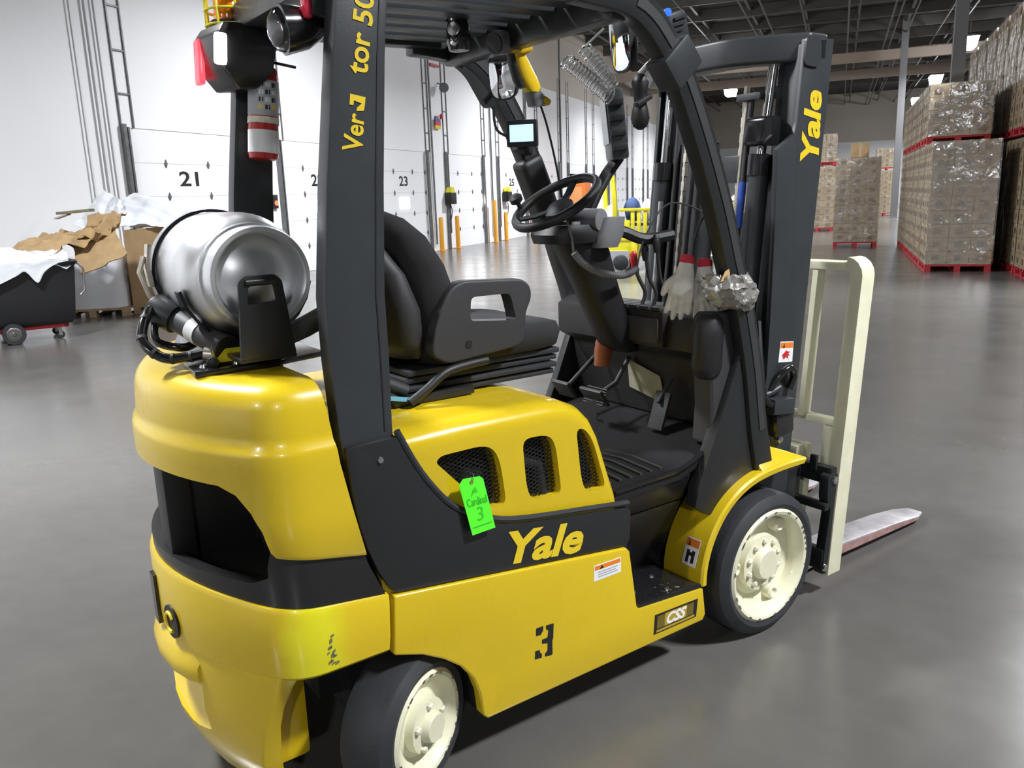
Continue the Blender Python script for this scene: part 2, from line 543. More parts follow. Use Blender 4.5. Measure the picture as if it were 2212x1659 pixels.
def bollard(y, lab, h=1.05):
    t = thing('bollard', (XW+0.25, y, 0), lab, 'bollard', 'bollards along the dock wall')
    put('post', lathe([(0.07, 0), (0.07, h-0.05), (0.05, h-0.01), (0.0, h)], (XW+0.25, y, 0), n=14), SAF, t)
    put('base_plate', box(XW+0.13, XW+0.37, y-0.12, y+0.12, 0, 0.015), SAF, t, smooth=0)
bollard(20.55, 'orange-yellow bollard at the right edge of dock door 23')
bollard(21.75, 'orange-yellow bollard at the left edge of the two-window dock door')
bollard(25.0, 'orange-yellow bollard just past the two-window dock door', 1.5)
bollard(26.05, 'orange-yellow bollard before the dock door behind the steering wheel')
bollard(29.3, 'orange-yellow bollard farthest of those along the dock wall')

# striped sign plate, spot lamp and control box on the pier after door 23
t = thing('sign_plate', (XW+0.02, 21.05, 3.75), 'small plate striped blue, red and yellow on the pier after dock door 23', 'sign')
put('blue_stripe', box(XW+0.05, XW+0.08, 20.88, 21.25, 3.93, 4.02), mat('blue_print', (0.06, 0.08, 0.35), 0.5), t, smooth=0)
put('red_stripe', box(XW+0.05, XW+0.08, 20.88, 21.25, 3.82, 3.93), REDM, t, smooth=0)
put('yellow_stripe', box(XW+0.05, XW+0.08, 20.88, 21.25, 3.72, 3.82), YPR, t, smooth=0)
put('mount', box(XW, XW+0.05, 21.0, 21.1, 3.75, 4.1), TRK, t, smooth=0)
put('red_lamp', lathe([(0.05, 0), (0.05, 0.12), (0.0, 0.16)], (XW+0.08, 21.3, 4.03), n=10), REDM, t)
t = thing('dock_lamp', (XW+0.1, 21.35, 4.9), 'round dark dock lamp with a red edge high on the pier after door 23', 'lamp')
put('shade', lathe([(0.04, 0), (0.13, 0.1), (0.15, 0.22), (0.13, 0.22)], (XW+0.22, 21.35, 5.0), axis=(0.3, -0.8, -0.3), n=14), TRK, t)
put('arm', cyl((XW+0.01, 21.3, 5.1), (XW+0.2, 21.3, 5.0), 0.02, 8), TRK, t)
put('red_arm', box(XW+0.04, XW+0.08, 20.75, 21.35, 5.55, 5.62), REDM, t, smooth=0)
def control_box(y, lab):
    t = thing('dock_control_box', (XW+0.05, y, 1.45), lab, 'control box')
    put('case', box(XW+0.02, XW+0.25, y-0.2, y+0.2, 1.42, 1.78), PLAD, t, bevel=0.02)
    put('yellow_cap', prism(rpoly([(y-0.16, 1.78), (y+0.16, 1.78), (y+0.08, 1.95), (y-0.08, 1.95)], 0.03), 'x', XW+0.04, XW+0.22), YEL2, t)
    put('cord', tube(smooth_path([(XW+0.1, y, 1.45), (XW+0.14, y+0.05, 1.2), (XW+0.1, y, 0.9)]), 0.015, 6), PLAD, t)
control_box(21.6, 'black control box with yellow cap beside the two-window dock door')
control_box(26.6, 'black control box with yellow cap on the pier behind the steering wheel')

# ---- roof steel: girders across the hall and joists along it
for i, (yy, zz) in enumerate(((42.5, 7.55), (47.5, 7.35))):
    struct(put('trim_%d' % (i+1), join(box(XW, XR, yy-0.14, yy+0.14, zz-0.2, zz+0.25)), BEAM, smooth=0))
n = 3
for xx in [-9.5+2.1*i for i in range(12)]:
    struct(put('trim_%d' % n, join(box(xx-0.05, xx+0.05, -6, Y1, 8.72, 8.86), box(xx-0.03, xx+0.03, -6, Y1, 8.25, 8.31)), JST, smooth=0)); n += 1
for yy in [6+3.2*i for i in range(19)]:
    struct(put('trim_%d' % n, box(XW, XR, yy-0.06, yy+0.06, 8.55, 8.98), JST, smooth=0)); n += 1
for xx, yy, w in ((3.27, 22.0, 0.3), (3.05, 41.0, 0.3)):
    struct(put('trim_%d' % n, join(box(xx-w/2, xx+w/2, yy-w/2, yy+w/2, 0, ZC), box(xx-w, xx+w, yy-w, yy+w, 0, 0.03)), mat('column_paint_%d' % n, (0.17, 0.17, 0.175) if xx > 0 else (0.5, 0.5, 0.5), 0.5), smooth=0)); n += 1

for xx, zz in ((-2.4, 8.1), (0.6, 8.15), (2.2, 8.0), (2.45, 8.0), (4.3, 8.1), (7.4, 8.1)):
    struct(put('trim_%d' % n, cyl((xx, -6, zz), (xx, Y1, zz), 0.035, 8), JST)); n += 1
# red dock signal lamp beside door 22
t = thing('signal_lamp', (XW+0.02, 12.62, 1.55), 'small glowing red signal lamp on the pier left of dock door 22', 'lamp')
put('lamp_box', box(XW+0.001, XW+0.06, 12.55, 12.70, 1.50, 1.80), PLAD, t, bevel=0.008)
put('red_light', cyl((XW+0.06, 12.625, 1.62), (XW+0.075, 12.625, 1.62), 0.055, 14), mat('red_signal_glow', (0.8, 0.05, 0.03), 0.3, emit=(1.0, 0.08, 0.03), estr=3), t)
# ---- high-bay lamps
def make_lamp():
    root = empty('high_bay_lamp')
    put('housing', loft([[(-0.73, -0.36, 0.04), (0.73, -0.36, 0.04), (0.73, 0.36, 0.04), (-0.73, 0.36, 0.04)],
                         [(-0.58, -0.16, 0.14), (0.58, -0.16, 0.14), (0.58, 0.16, 0.14), (-0.58, 0.16, 0.14)]]), LHSE, root, smooth=0)
    put('lens', loft([[(-0.6, -0.26, -0.36), (0.6, -0.26, -0.36), (0.6, 0.26, -0.36), (-0.6, 0.26, -0.36)], [(-0.7, -0.33, 0.04), (0.7, -0.33, 0.04), (0.7, 0.33, 0.04), (-0.7, 0.33, 0.04)]]), LENS, root, smooth=0)
    for sx in (-0.45, 0.45):
        put('hanger_rod', cyl((sx, 0, 0.14), (sx, 0, 1.5), 0.012, 6), STL, root)
    ld = bpy.data.lights.new('high_bay_light', 'AREA')
    ld.shape = 'RECTANGLE'; ld.size = 1.2; ld.size_y = 0.44
    ld.energy = LAMP_POWER; ld.color = (0.95, 0.97, 1.0)
    ld.spread = math.radians(150)
    lo = bpy.data.objects.new('lamp_light', ld)
    COL.objects.link(lo); lo.parent = root; lo.location = (0, 0, -0.37)
    return root
lamp0 = make_lamp()
LAMPS = [(5.45, y) for y in (-14.6, -1.1, 12.4, 25.9, 39.4, 52.8, 66.0)]+[(-5.9, y) for y in (-14.6, -1.1, 12.4, 25.9, 38.5, 51.2)]
first = True
place = ['behind the photographer', 'beside the photographer', 'nearest', 'second nearest', 'largest in view', 'second in view', 'third in view']
for i, (x, y) in enumerate(LAMPS):
    o = lamp0 if first else copy_tree(lamp0)
    first = False
    o.location = (x, y, 7.5); o.rotation_euler = (0, 0, PI/2)
    side = 'row over the pallet aisle' if x > 0 else 'row towards the dock doors'
    tag(o, 'bright rectangular high-bay lamp, %s of the %s' % (place[i if x > 0 else i-7], side), 'ceiling lamp', 'high-bay lamps under the roof')
# ================================================================ the forklift (truck coordinates: x forward, y left, z up)
TRUCK = tag(empty('forklift', (0, 0, 0), TRUCK_ROT, (0, 0, 0)),
            'large yellow and black forklift with cream wheels and a gas tank, nearest the camera', 'forklift')
T = TRUCK

# ---- counterweight ------------------------------------------------------------
def cw_plan(ins, xfront, wide=0.5):
    """half plan from right front corner to the rear middle, then mirrored"""
    pts = []
    w = wide-ins
    for k in range(4): pts.append((xfront+(-1.63-xfront)*k/4, -w))
    for k in range(7):
        t = k/6
        a, c, e = (-1.63, -w), (-1.70+ins*0.5, -w), (-1.748+ins, -0.435+ins*0.3)
        pts.append(((1-t)**2*a[0]+2*t*(1-t)*c[0]+t*t*e[0], (1-t)**2*a[1]+2*t*(1-t)*c[1]+t*t*e[1]))
    for k in range(1, 9):
        y = (-0.435+ins*0.3)*(1-k/8)
        pts.append((-1.70-0.19*(1-(y/0.5)**2)+ins, y))
    return pts+[(x, -y) for x, y in reversed(pts[:-1])]

def cw_solid(levels):
    """levels: (z function of x, inset, xfront)"""
    rings = []
    for zf, ins, xfr in levels:
        rings.append([(x, y, zf(x) if callable(zf) else zf) for x, y in cw_plan(ins, xfr)])
    return loft(rings)

zU = lambda x: 0.727-0.195*(x+1.506)
zL = lambda x: 0.604-0.12*(x+1.444)
up = cw_solid([(zU, 0.006, -1.506), (lambda x: zU(x)+0.012, 0.0, -1.51), (0.86, 0.0, -1.535), (0.97, 0.0, -1.556), (1.005, 0.0, -1.56),
               (1.018, 0.003, -1.562), (1.028, 0.012, -1.563), (1.05, 0.014, -1.565), (1.11, 0.018, -1.573), (1.135, 0.026, -1.576),
               (1.152, 0.04, -1.578), (1.163, 0.06, -1.58), (1.168, 0.085, -1.582)])
cw = put('counterweight', up, YEL, T, smooth=35)
open_poly = [(-0.462, 0.60), (-0.462, 0.775), (-0.45, 0.83), (-0.43, 0.875), (-0.395, 0.915), (-0.35, 0.932), (-0.15, 0.936), (0.15, 0.936), (0.35, 0.932), (0.395, 0.915), (0.43, 0.875), (0.45, 0.83), (0.462, 0.775), (0.462, 0.60)]
boolean(cw, prism(open_poly, 'x', -2.2, -1.64))
# black band round the rear with a sunken shelf
band = put('rear_band', cw_solid([(lambda x: zL(x)+0.002, 0.012, -1.462), (lambda x: zU(x)-0.03, 0.010, -1.50), (lambda x: zU(x)+0.005, 0.016, -1.51)]), VIN, T, smooth=35)
shelf = [(x, y) for x, y in cw_plan(0.045, -1.6) if x < -1.66]
shelf = [(-1.62, shelf[0][1])]+shelf+[(-1.62, shelf[-1][1])]
boolean(band, prism(shelf, 'z', 0.668, 1.2))
boolean(band, join(prism([(-0.44, 0.715), (-0.40, 0.695), (0.40, 0.695), (0.44, 0.715), (0.455, 1.2), (-0.455, 1.2)], 'x', -2.2, -1.66)))
put('radiator_shroud', join(box(-1.63, -1.56, -0.46, 0.46, 0.64, 1.1), box(-1.865, -1.80, -0.10, 0.0, 0.66, 0.96), box(-1.82, -1.60, -0.075, -0.055, 0.66, 0.96)), PLAD, T, bevel=0.008)
put('radiator_grille', join(*[box(-1.645, -1.63, -0.42+0.045*k, -0.405+0.045*k, 0.68, 0.94) for k in range(19)]), PLAD, T, smooth=0)
# lower casting
lowA = cw_solid([(0.452, 0.012, -1.468), (0.462, 0.002, -1.466), (0.50, 0.0, -1.462), (lambda x: zL(x)-0.012, 0.0, -1.458), (zL, 0.006, -1.456), (lambda x: zL(x)+0.004, 0.02, -1.456)])
lo = put('counterweight_base', lowA, YELS, T, smooth=35)
def leg_ring(z, hw, ins=0.0, xf_=-1.725):
    n = 9
    r = []
    for k in range(n):
        y = -hw+2*hw*k/(n-1)
        r.append((-1.70-0.19*(1-(y/0.5)**2)+ins, y, z))
    return [(xf_, -hw-0.002, z)]+r+[(xf_, hw+0.002, z)]
put('counterweight_tail', loft([leg_ring(0.075, 0.325, 0.10, -1.70), leg_ring(0.10, 0.34, 0.06, -1.71), leg_ring(0.19, 0.36, 0.02, -1.72), leg_ring(0.30, 0.395, 0.004, -1.725), leg_ring(0.36, 0.42, 0.004, -1.72), leg_ring(0.42, 0.44, 0.004, -1.70), leg_ring(0.47, 0.455, 0.006, -1.67)]), YELS, T, bevel=0.010)
tail = bpy.data.objects['counterweight_tail']
c2 = prism([(-2.1, 0.365), (-1.80, 0.365), (-1.80, 0.30), (-1.86, 0.215), (-2.1, 0.19)], 'y', -0.20, 0.26)
boolean(tail, c2)
put('tail_core', box(-1.72, -1.62, -0.30, 0.30, 0.12, 0.46), YEL, T, bevel=0.02)
def rear_x(y): return -1.70-0.19*(1-(y/0.5)**2)
lip = [(rear_x(y)-d, y) for y, d in ((-0.20, 0.0), (-0.17, 0.010), (-0.10, 0.015), (0.0, 0.017), (0.10, 0.016), (0.20, 0.010), (0.24, 0.0))]
put('rear_lip', loft([[(x*1.0, y, 0.375) for x, y in lip]+[(-1.80, 0.24, 0.375), (-1.80, -0.20, 0.375)], [(x-0.004, y, 0.39) for x, y in lip]+[(-1.80, 0.24, 0.39), (-1.80, -0.20, 0.39)],
                      [(x-0.002, y, 0.415) for x, y in lip]+[(-1.80, 0.24, 0.415), (-1.80, -0.20, 0.415)], [(x+0.02, y, 0.45) for x, y in lip]+[(-1.80, 0.24, 0.45), (-1.80, -0.20, 0.45)]]), YEL, T, smooth=50)
en = Vector((-1, -0.13, 0.0)).normalized()
ec = Vector((rear_x(-0.09)-0.001, -0.09, 0.51))
put('rear_emblem', lathe([(0.045, -0.006), (0.045, 0.004), (0.0, 0.004)], ec, en, n=28), BPR, T)
eu = Vector((0, 0, 1)).cross(en)
em = [tuple(ec+en*0.006+eu*0.026*math.cos(a)+Vector((0, 0, 1))*0.026*math.sin(a)) for a in [0.6+0.25*i for i in range(20)]]
put('emblem_ring', tube(em, 0.005, 6), YPR, bpy.data.objects['rear_emblem'])
put('rear_plate', box(-1.898, -1.886, 0.02, 0.06, 0.46, 0.60), GLB, T, smooth=0)
# scrape marks of fluorescent touch-up paint on the corner
for i in range(14):
    x, z = -1.628+random.uniform(0, 0.02), 0.475+random.uniform(0, 0.08)
    put('paint_chip', sticker([(x, -0.502, z), (x+random.uniform(0.003, 0.009), -0.502, z+0.002), (x+0.006, -0.502, z+random.uniform(0.004, 0.012)), (x-0.001, -0.502, z+0.006)], (0, -1, 0), 0.0006), STL, lo, smooth=0)

# ---- chassis ------------------------------------------------------------------
Q1 = [(-1.444, 0.600), (-0.662, 0.506), (-0.648, 0.49), (-0.617, 0.292), (-0.325, 0.270), (-0.315, 0.26), (-0.302, 0.165), (-0.315, 0.145), (-1.185, 0.145), (-1.20, 0.16),
      (-1.206, 0.229), (-1.225, 0.285), (-1.262, 0.335), (-1.313, 0.376), (-1.375, 0.412), (-1.455, 0.440)]
put('side_panel', prism(Q1, 'y', -0.5, -0.46), YEL, T, bevel=0.008, seg=3)
put('side_panel', mirror_y(prism(Q1, 'y', -0.5, -0.46)), YEL, T, bevel=0.008, seg=3)
put('chassis', join(box(-1.55, -1.18, -0.20, 0.20, 0.2, 0.9), box(-1.2, -0.62, -0.455, 0.455, 0.16, 0.64), box(-0.62, -0.28, -0.27, 0.27, 0.16, 0.64), box(-0.3, 0.2, -0.22, 0.22, 0.2, 0.6),
                    box(-1.6, -1.45, -0.44, 0.44, 0.46, 0.62)), BLK, T, smooth=0)
put('steer_axle', join(cyl((-1.4, -0.36, 0.2), (-1.4, 0.36, 0.2), 0.06, 12), box(-1.48, -1.32, -0.25, 0.25, 0.14, 0.3)), BLK, T)
# black side panel between the frame and the hood
Q2 = [(-1.536, 1.0), (-1.401, 1.004), (-1.385, 0.965), (-1.362, 0.922), (-1.325, 0.86), (-1.27, 0.79), (-1.21, 0.745), (-1.13, 0.708), (-1.054, 0.688), (-0.95, 0.672), (-0.80, 0.653), (-0.65, 0.632), (-0.636, 0.618),
      (-0.640, 0.53), (-0.655, 0.507), (-1.0, 0.549), (-1.43, 0.602), (-1.447, 0.614), (-1.478, 0.672), (-1.50, 0.735), (-1.516, 0.80), (-1.529, 0.89)]
for f_ in (lambda g: g, mirror_y):
    put('lower_cowl', f_(prism(Q2, 'y', -0.493, -0.462)), BLK, T, bevel=0.006)
edge = [(-1.401, 1.004), (-1.362, 0.922), (-1.325, 0.86), (-1.27, 0.79), (-1.21, 0.745), (-1.13, 0.708), (-1.054, 0.688), (-0.95, 0.672), (-0.80, 0.653), (-0.645, 0.632)]
put('cowl_seal', tube(smooth_path([(x, -0.488, z+0.012) for x, z in edge], 3), 0.009, 8), RUB, T)
put('panel_bolt', lathe([(0.008, 0), (0.007, 0.005), (0, 0.006)], (-1.452, -0.493, 0.955), (0, -1, 0), n=12), STL, T)

# ---- hood -----------------------------------------------------------------------
prof = [(-1.46, 0.56), (-1.47, 0.98), (-1.44, 1.0), (-1.2, 1.003), (-0.93, 1.0), (-0.86, 0.992), (-0.80, 0.965), (-0.76, 0.925), (-0.733, 0.875), (-0.71, 0.81), (-0.69, 0.75), (-0.665, 0.68), (-0.648, 0.60), (-0.648, 0.56)]
def inset_prof(d):
    out = []
    for x, z in prof:
        k = min(max((x+0.95)/0.25, 0), 1)
        out.append((x-d*0.75*k, z-d*(1-k*k*0.75)*(1 if z > 0.57 else 0)))
    return out
rings = []
for y, d in [(-0.472, 0.055), (-0.470, 0.036), (-0.462, 0.02), (-0.447, 0.009), (-0.425, 0.002), (-0.40, 0.0), (0.40, 0.0), (0.425, 0.002), (0.447, 0.009), (0.462, 0.02), (0.470, 0.036), (0.472, 0.055)]:
    rings.append([(x, y, z) for x, z in inset_prof(d)])
hood = put('hood', loft(rings), YEL, T, smooth=30)
win = [rpoly([(-1.290, 0.908), (-1.273, 0.922), (-1.132, 0.924), (-1.095, 0.885), (-1.078, 0.752), (-1.10, 0.740), (-1.155, 0.762)], [0.01, 0.015, 0.045, 0.05, 0.025, 0.03, 0.05]),
       rpoly([(-1.018, 0.915), (-0.93, 0.912), (-0.904, 0.88), (-0.886, 0.728), (-0.985, 0.728), (-1.008, 0.765)], [0.03, 0.04, 0.04, 0.025, 0.05, 0.05]),
       rpoly([(-0.828, 0.905), (-0.80, 0.905), (-0.766, 0.865), (-0.718, 0.708), (-0.79, 0.705), (-0.812, 0.745)], [0.025, 0.04, 0.05, 0.025, 0.05, 0.05])]
for w in win:
    boolean(hood, prism(w, 'y', -0.52, -0.41))
# expanded-metal mesh behind each opening
for w in win:
    x0, x1 = min(p[0] for p in w)-0.012, max(p[0] for p in w)+0.012
    z0, z1 = min(p[1] for p in w)-0.012, max(p[1] for p in w)+0.012
    g = []
    def wire(xa, za, xb, zb, y):
        d = Vector((xb-xa, 0, zb-za)).normalized(); k = Vector((-d.z, 0, d.x))*0.0011
        v = [(xa-k.x, y, za-k.z), (xb-k.x, y, zb-k.z), (xb+k.x, y, zb+k.z), (xa+k.x, y, za+k.z)]
        v += [(p[0], p[1]+0.0018, p[2]) for p in v]
        g.append((v, [(0, 1, 2, 3), (7, 6, 5, 4), (0, 4, 5, 1), (1, 5, 6, 2), (2, 6, 7, 3), (3, 7, 4, 0)]))
    for sgn in (1, -1):
        m = 0.5*sgn
        c = z0-(0.5*(x1-x0))-0.02
        while c < z1+0.5*(x1-x0):
            # z = c + m*(x-x0 or x1-x)
            pts = []
            for x in (x0, x1):
                pts.append((x, c+(0.5*(x-x0) if sgn > 0 else 0.5*(x1-x))))
            (xa, za), (xb, zb) = pts
            def clip(xa, za, xb, zb):
                t0, t1 = 0.0, 1.0
                dz = zb-za
                if abs(dz) < 1e-9: return None
                lo_, hi_ = sorted(((z0-za)/dz, (z1-za)/dz))
                t0, t1 = max(t0, lo_), min(t1, hi_)
                if t1-t0 < 0.02: return None
                return xa+(xb-xa)*t0, za+dz*t0, xa+(xb-xa)*t1, za+dz*t1
            r = clip(xa, za, xb, zb)
            if r: wire(*r, -0.447 if sgn > 0 else -0.4445)
            c += 0.0115
    if g: tag(put('wire_mesh', join(*g), BLK, hood, smooth=0), kind='stuff')
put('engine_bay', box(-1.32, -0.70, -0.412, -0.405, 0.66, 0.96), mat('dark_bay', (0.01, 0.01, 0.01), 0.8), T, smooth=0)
put('engine_bracket', cbox((-1.16, -0.425, 0.83), (0.07, 0.02, 0.05), (0, 0.3, 0)), BLK2, T, bevel=0.01)
put('engine_hose', tube([(-1.0, -0.425, 0.84), (-0.94, -0.425, 0.82), (-0.92, -0.425, 0.70)], 0.022, 10), PLAD, T)

# ---- overhead guard ---------------------------------------------------------------
def leg(path, w, h):
    return strip(path, w, h, (0, 1, 0))
# rear legs: wide flat channels
R_leg = [(-1.475, 1.02), (-1.477, 1.2), (-1.477, 1.35), (-1.455, 1.6), (-1.425, 1.87), (-1.405, 2.03)]
for nm, y, dx_, kw in (('guard_rear_leg', 0.37, 0.042, 0.88), ('guard_rear_leg', -0.452, 0.0, 1.0)):
    wid = [0.137*kw, 0.150*kw, 0.150*kw, 0.140*kw, 0.126*kw, 0.122*kw]
    bot = [0.137]
    rg = []
    for (x, z), w_ in zip([(-1.465+dx_, 0.93)]+[(a+dx_, c) for a, c in R_leg], [0.125]+wid):
        rg.append([(x-w_/2, y-0.028, z), (x+w_/2, y-0.028, z), (x+w_/2, y+0.028, z), (x-w_/2, y+0.028, z)])
    put(nm, loft(rg), BLK2, T, bevel=0.006)
put('leg_seam', loft([[(x+w_*0.33, -0.4815, z), (x+w_*0.355, -0.4815, z), (x+w_*0.355, -0.479, z), (x+w_*0.33, -0.479, z)] for (x, z), w_ in zip(R_leg, wid)]), BPR, T, smooth=0)
# front legs, curving into the roof
FL = [(0.03, 0.56), (-0.02, 0.75), (-0.055, 0.96), (-0.112, 1.185), (-0.165, 1.33), (-0.225, 1.503), (-0.305, 1.69), (-0.392, 1.86), (-0.46, 1.955), (-0.545, 2.035), (-0.64, 2.07), (-0.8, 2.085)]
for s in (-1, 1):
    rg = []
    P3 = [(x, 0, z) for x, z in smooth_path([(x, z, 0) for x, z in FL], 3) for _ in (0,)] if False else None
    pts = smooth_path([(x, s*(0.45 if s < 0 else 0.42), z) for x, z in FL], 3)
    put('guard_front_leg', strip(pts, 0.055, 0.085), BLK, T, bevel=0.008)
    put('leg_trim', strip([(p[0]+0.012, p[1]-0.0285, p[2]) for p in pts[3:-4]], 0.004, 0.028), PLA, T, smooth=30)
# roof: side rails, cross members and fore-aft bars
put('guard_side_rail', strip([(-1.46, -0.435, 2.03), (-1.42, -0.435, 2.085), (-0.7, -0.435, 2.10)], 0.06, 0.07), BLK2, T, bevel=0.008)
put('guard_side_rail', strip([(-1.42, 0.37, 2.03), (-1.38, 0.37, 2.085), (-0.7, 0.40, 2.10)], 0.06, 0.07), BLK2, T, bevel=0.008)
put('guard_cross_member', box(-0.66, -0.60, -0.45, 0.43, 2.015, 2.10), BLK, T, bevel=0.01)
put('guard_cross_member', box(-1.44, -1.36, -0.44, 0.38, 2.05, 2.12), BLK, T, bevel=0.01)
for k in range(6):
    y = 0.30-0.118*k
    put('roof_bar', strip([(-1.40, y, 2.085), (-0.62, y, 2.10)], 0.075, 0.045), BLK2, T, bevel=0.006)
# gusset where the left leg meets the roof
put('gusset', prism(rpoly([(-0.80, 2.075), (-0.50, 2.06), (-0.44, 1.90), (-0.50, 1.87), (-0.58, 1.99), (-0.66, 2.04)], 0.03), 'y', 0.395, 0.425), BLK, T)
# clamp on the right leg
put('leg_clamp', cbox((-0.425, -0.452, 1.915), (0.125, 0.085, 0.10), (0, -0.72, 0)), BLK2, T, bevel=0.012)
# padded sleeve on the left leg
put('leg_sleeve', strip(smooth_path([(-0.225, 0.40, 1.43), (-0.275, 0.40, 1.56), (-0.335, 0.40, 1.70)], 4), 0.085, 0.105), PLAD, T, bevel=0.025, seg=3)

# ---- front cowl, floor, step ----------------------------------------------------------
put('floor_plate', prism([(-0.66, 0.655), (-0.35, 0.66), (-0.13, 0.735), (-0.02, 0.74), (-0.02, 0.715), (-0.13, 0.70), (-0.35, 0.63), (-0.66, 0.625)], 'y', -0.425, 0.42), PLAD, T, bevel=0.005)
for k in range(6):
    x = -0.60+0.045*k
    put('floor_rib', strip([(x, -0.36, 0.661), (x+0.02, -0.2, 0.661), (x, -0.08, 0.661)], 0.012, 0.006, (1, 0, 0)), PLA, T, smooth=0)
put('floor_edge', tube(smooth_path([(-0.645, -0.427, 0.66), (-0.45, -0.43, 0.668), (-0.35, -0.43, 0.672), (-0.25, -0.428, 0.705), (-0.14, -0.42, 0.745)], 4), 0.009, 8), GLB, T)
put('entry_panel', join(prism([(-0.425, 0.64), (-0.385, 0.545), (-0.36, 0.545), (-0.40, 0.64)], 'x', -0.66, -0.30)), VIN, T, bevel=0.004)
put('entry_panel', prism([(-0.383, 0.54), (-0.27, 0.27), (-0.24, 0.27), (-0.355, 0.54)], 'x', -0.66, -0.30), VIN, T, bevel=0.004)
put('step_tread', prism([(-0.613, 0.270), (-0.320, 0.250), (-0.320, 0.278), (-0.613, 0.299)], 'y', -0.499, -0.235), GLB, T, bevel=0.005)
put('step_nose', tube([(-0.612, -0.492, 0.294), (-0.320, -0.492, 0.273)], 0.009, 8), GLB, T)
for i in range(9):
    for j in range(5):
        x, y = -0.59+0.031*i, -0.465+0.042*j
        if (i+j) % 1 == 0:
            put('tread_lug', cbox((x, y, 0.2995-0.0717*(x+0.613)), (0.016, 0.006, 0.004), (0, 0, 0.8 if (i+j) % 2 else -0.8)), GLB, bpy.data.objects['step_tread'], smooth=0)
for x, y in ((-0.56, -0.42), (-0.42, -0.36), (-0.45, -0.46), (-0.53, -0.30)):
    put('step_bolt', lathe([(0.011, 0), (0.009, 0.006), (0.0, 0.008)], (x, y, 0.298-0.0717*(x+0.613)), n=10), STL, T)
# cowl in front of the driver: floor-to-dash bulkhead with the rounded grab column at the right
bulk = [(-0.03, 0.72), (-0.03, 1.15), (-0.12, 1.17), (-0.20, 1.14), (-0.20, 1.02), (-0.12, 0.98), (-0.10, 0.74)]
put('front_bulkhead', prism(bulk, 'y', -0.41, 0.40), PLAD, T, bevel=0.015)
put('side_cowl', loft([[(x0, -0.435, z), (x1, -0.435, z), (x1, -0.34, z), (x0+0.01, -0.34, z)] for x0, x1, z in ((-0.225, -0.08, 0.72), (-0.215, -0.07, 0.85), (-0.225, -0.085, 1.0), (-0.235, -0.10, 1.10), (-0.22, -0.12, 1.17))]), PLA, T, bevel=0.02, seg=3)
put('knee_pad', lathe([(0.0, 0), (0.025, 0.004), (0.042, 0.018), (0.05, 0.045), (0.05, 0.15), (0.046, 0.2), (0.03, 0.22), (0, 0.22)], (-0.215, -0.405, 0.945), (0.05, 0, 1), n=20), PLAD, T)
base = [(-0.10, 1.05), (-0.055, 0.96), (-0.012, 0.75), (0.035, 0.555), (-0.04, 0.56), (-0.13, 0.555), (-0.175, 0.515), (-0.212, 0.47), (-0.32, 0.535), (-0.305, 0.60), (-0.20, 0.82)]
put('leg_base_plate', prism(base, 'y', -0.463, -0.415), BLK, T, bevel=0.008)
put('leg_base_plate', mirror_y(prism(base, 'y', -0.45, -0.41)), BLK, T, bevel=0.008)
# dash boxes
put('dash_panel', box(-0.225, -0.14, -0.215, 0.11, 1.025, 1.155), PLAD, T, bevel=0.012)
put('dash_drawer', box(-0.235, -0.22, -0.20, -0.03, 1.04, 1.13), PLA, T, bevel=0.012)
put('dash_vent', join(*[box(-0.232, -0.222, 0.0, 0.09, 1.04+0.016*k, 1.05+0.016*k) for k in range(6)]), PLA, T, smooth=0)
put('dash_top', join(*[box(-0.225, -0.14, -0.20+0.055*k, -0.155+0.055*k, 1.155, 1.168) for k in range(6)]), PLA, T, bevel=0.004)
put('paper_tray', box(-0.24, -0.215, 0.0, 0.12, 1.005, 1.012), CRMW, T, smooth=0)
put('information_plate', sticker([(-0.118, 0.06, 0.83), (-0.108, -0.12, 0.79), (-0.118, -0.10, 0.895), (-0.128, 0.06, 0.94)], (-1, 0, 0), 0.004), mat('aged_plate', (0.36, 0.35, 0.26), 0.6, var=0.1, vscale=20), T, smooth=0)
put('orange_bottle', lathe([(0.0, 0), (0.03, 0.005), (0.033, 0.06), (0.028, 0.1), (0.0, 0.11)], (-0.27, 0.05, 0.93), (0.1, 0, 1), n=14), mat('brown_orange_plastic', (0.22, 0.06, 0.02), 0.35), T)
# pedals
put('brake_pedal', join(cbox((-0.30, 0.06, 0.82), (0.015, 0.12, 0.075), (0, -0.6, 0)), tube([(-0.29, 0.06, 0.82), (-0.2, 0.05, 0.86), (-0.13, 0.05, 0.95)], 0.01, 8)), PLA, T, bevel=0.004)
put('pedal_ribs', join(*[cbox((-0.308+0.004*k, 0.06, 0.795+0.009*k), (0.006, 0.11, 0.004), (0, -0.6, 0)) for k in range(7)]), PLAD, T, smooth=0)
put('accelerator_pedal', join(cbox((-0.19, -0.17, 0.79), (0.012, 0.07, 0.14), (0, 0.35, 0)), tube([(-0.2, -0.17, 0.82), (-0.13, -0.17, 0.9)], 0.009, 8)), RUB, T, bevel=0.003)
put('inching_pedal', join(cbox((-0.30, 0.24, 0.82), (0.015, 0.1, 0.075), (0, -0.6, 0)), tube([(-0.29, 0.24, 0.82), (-0.13, 0.22, 0.95)], 0.01, 8)), PLA, T, bevel=0.004)

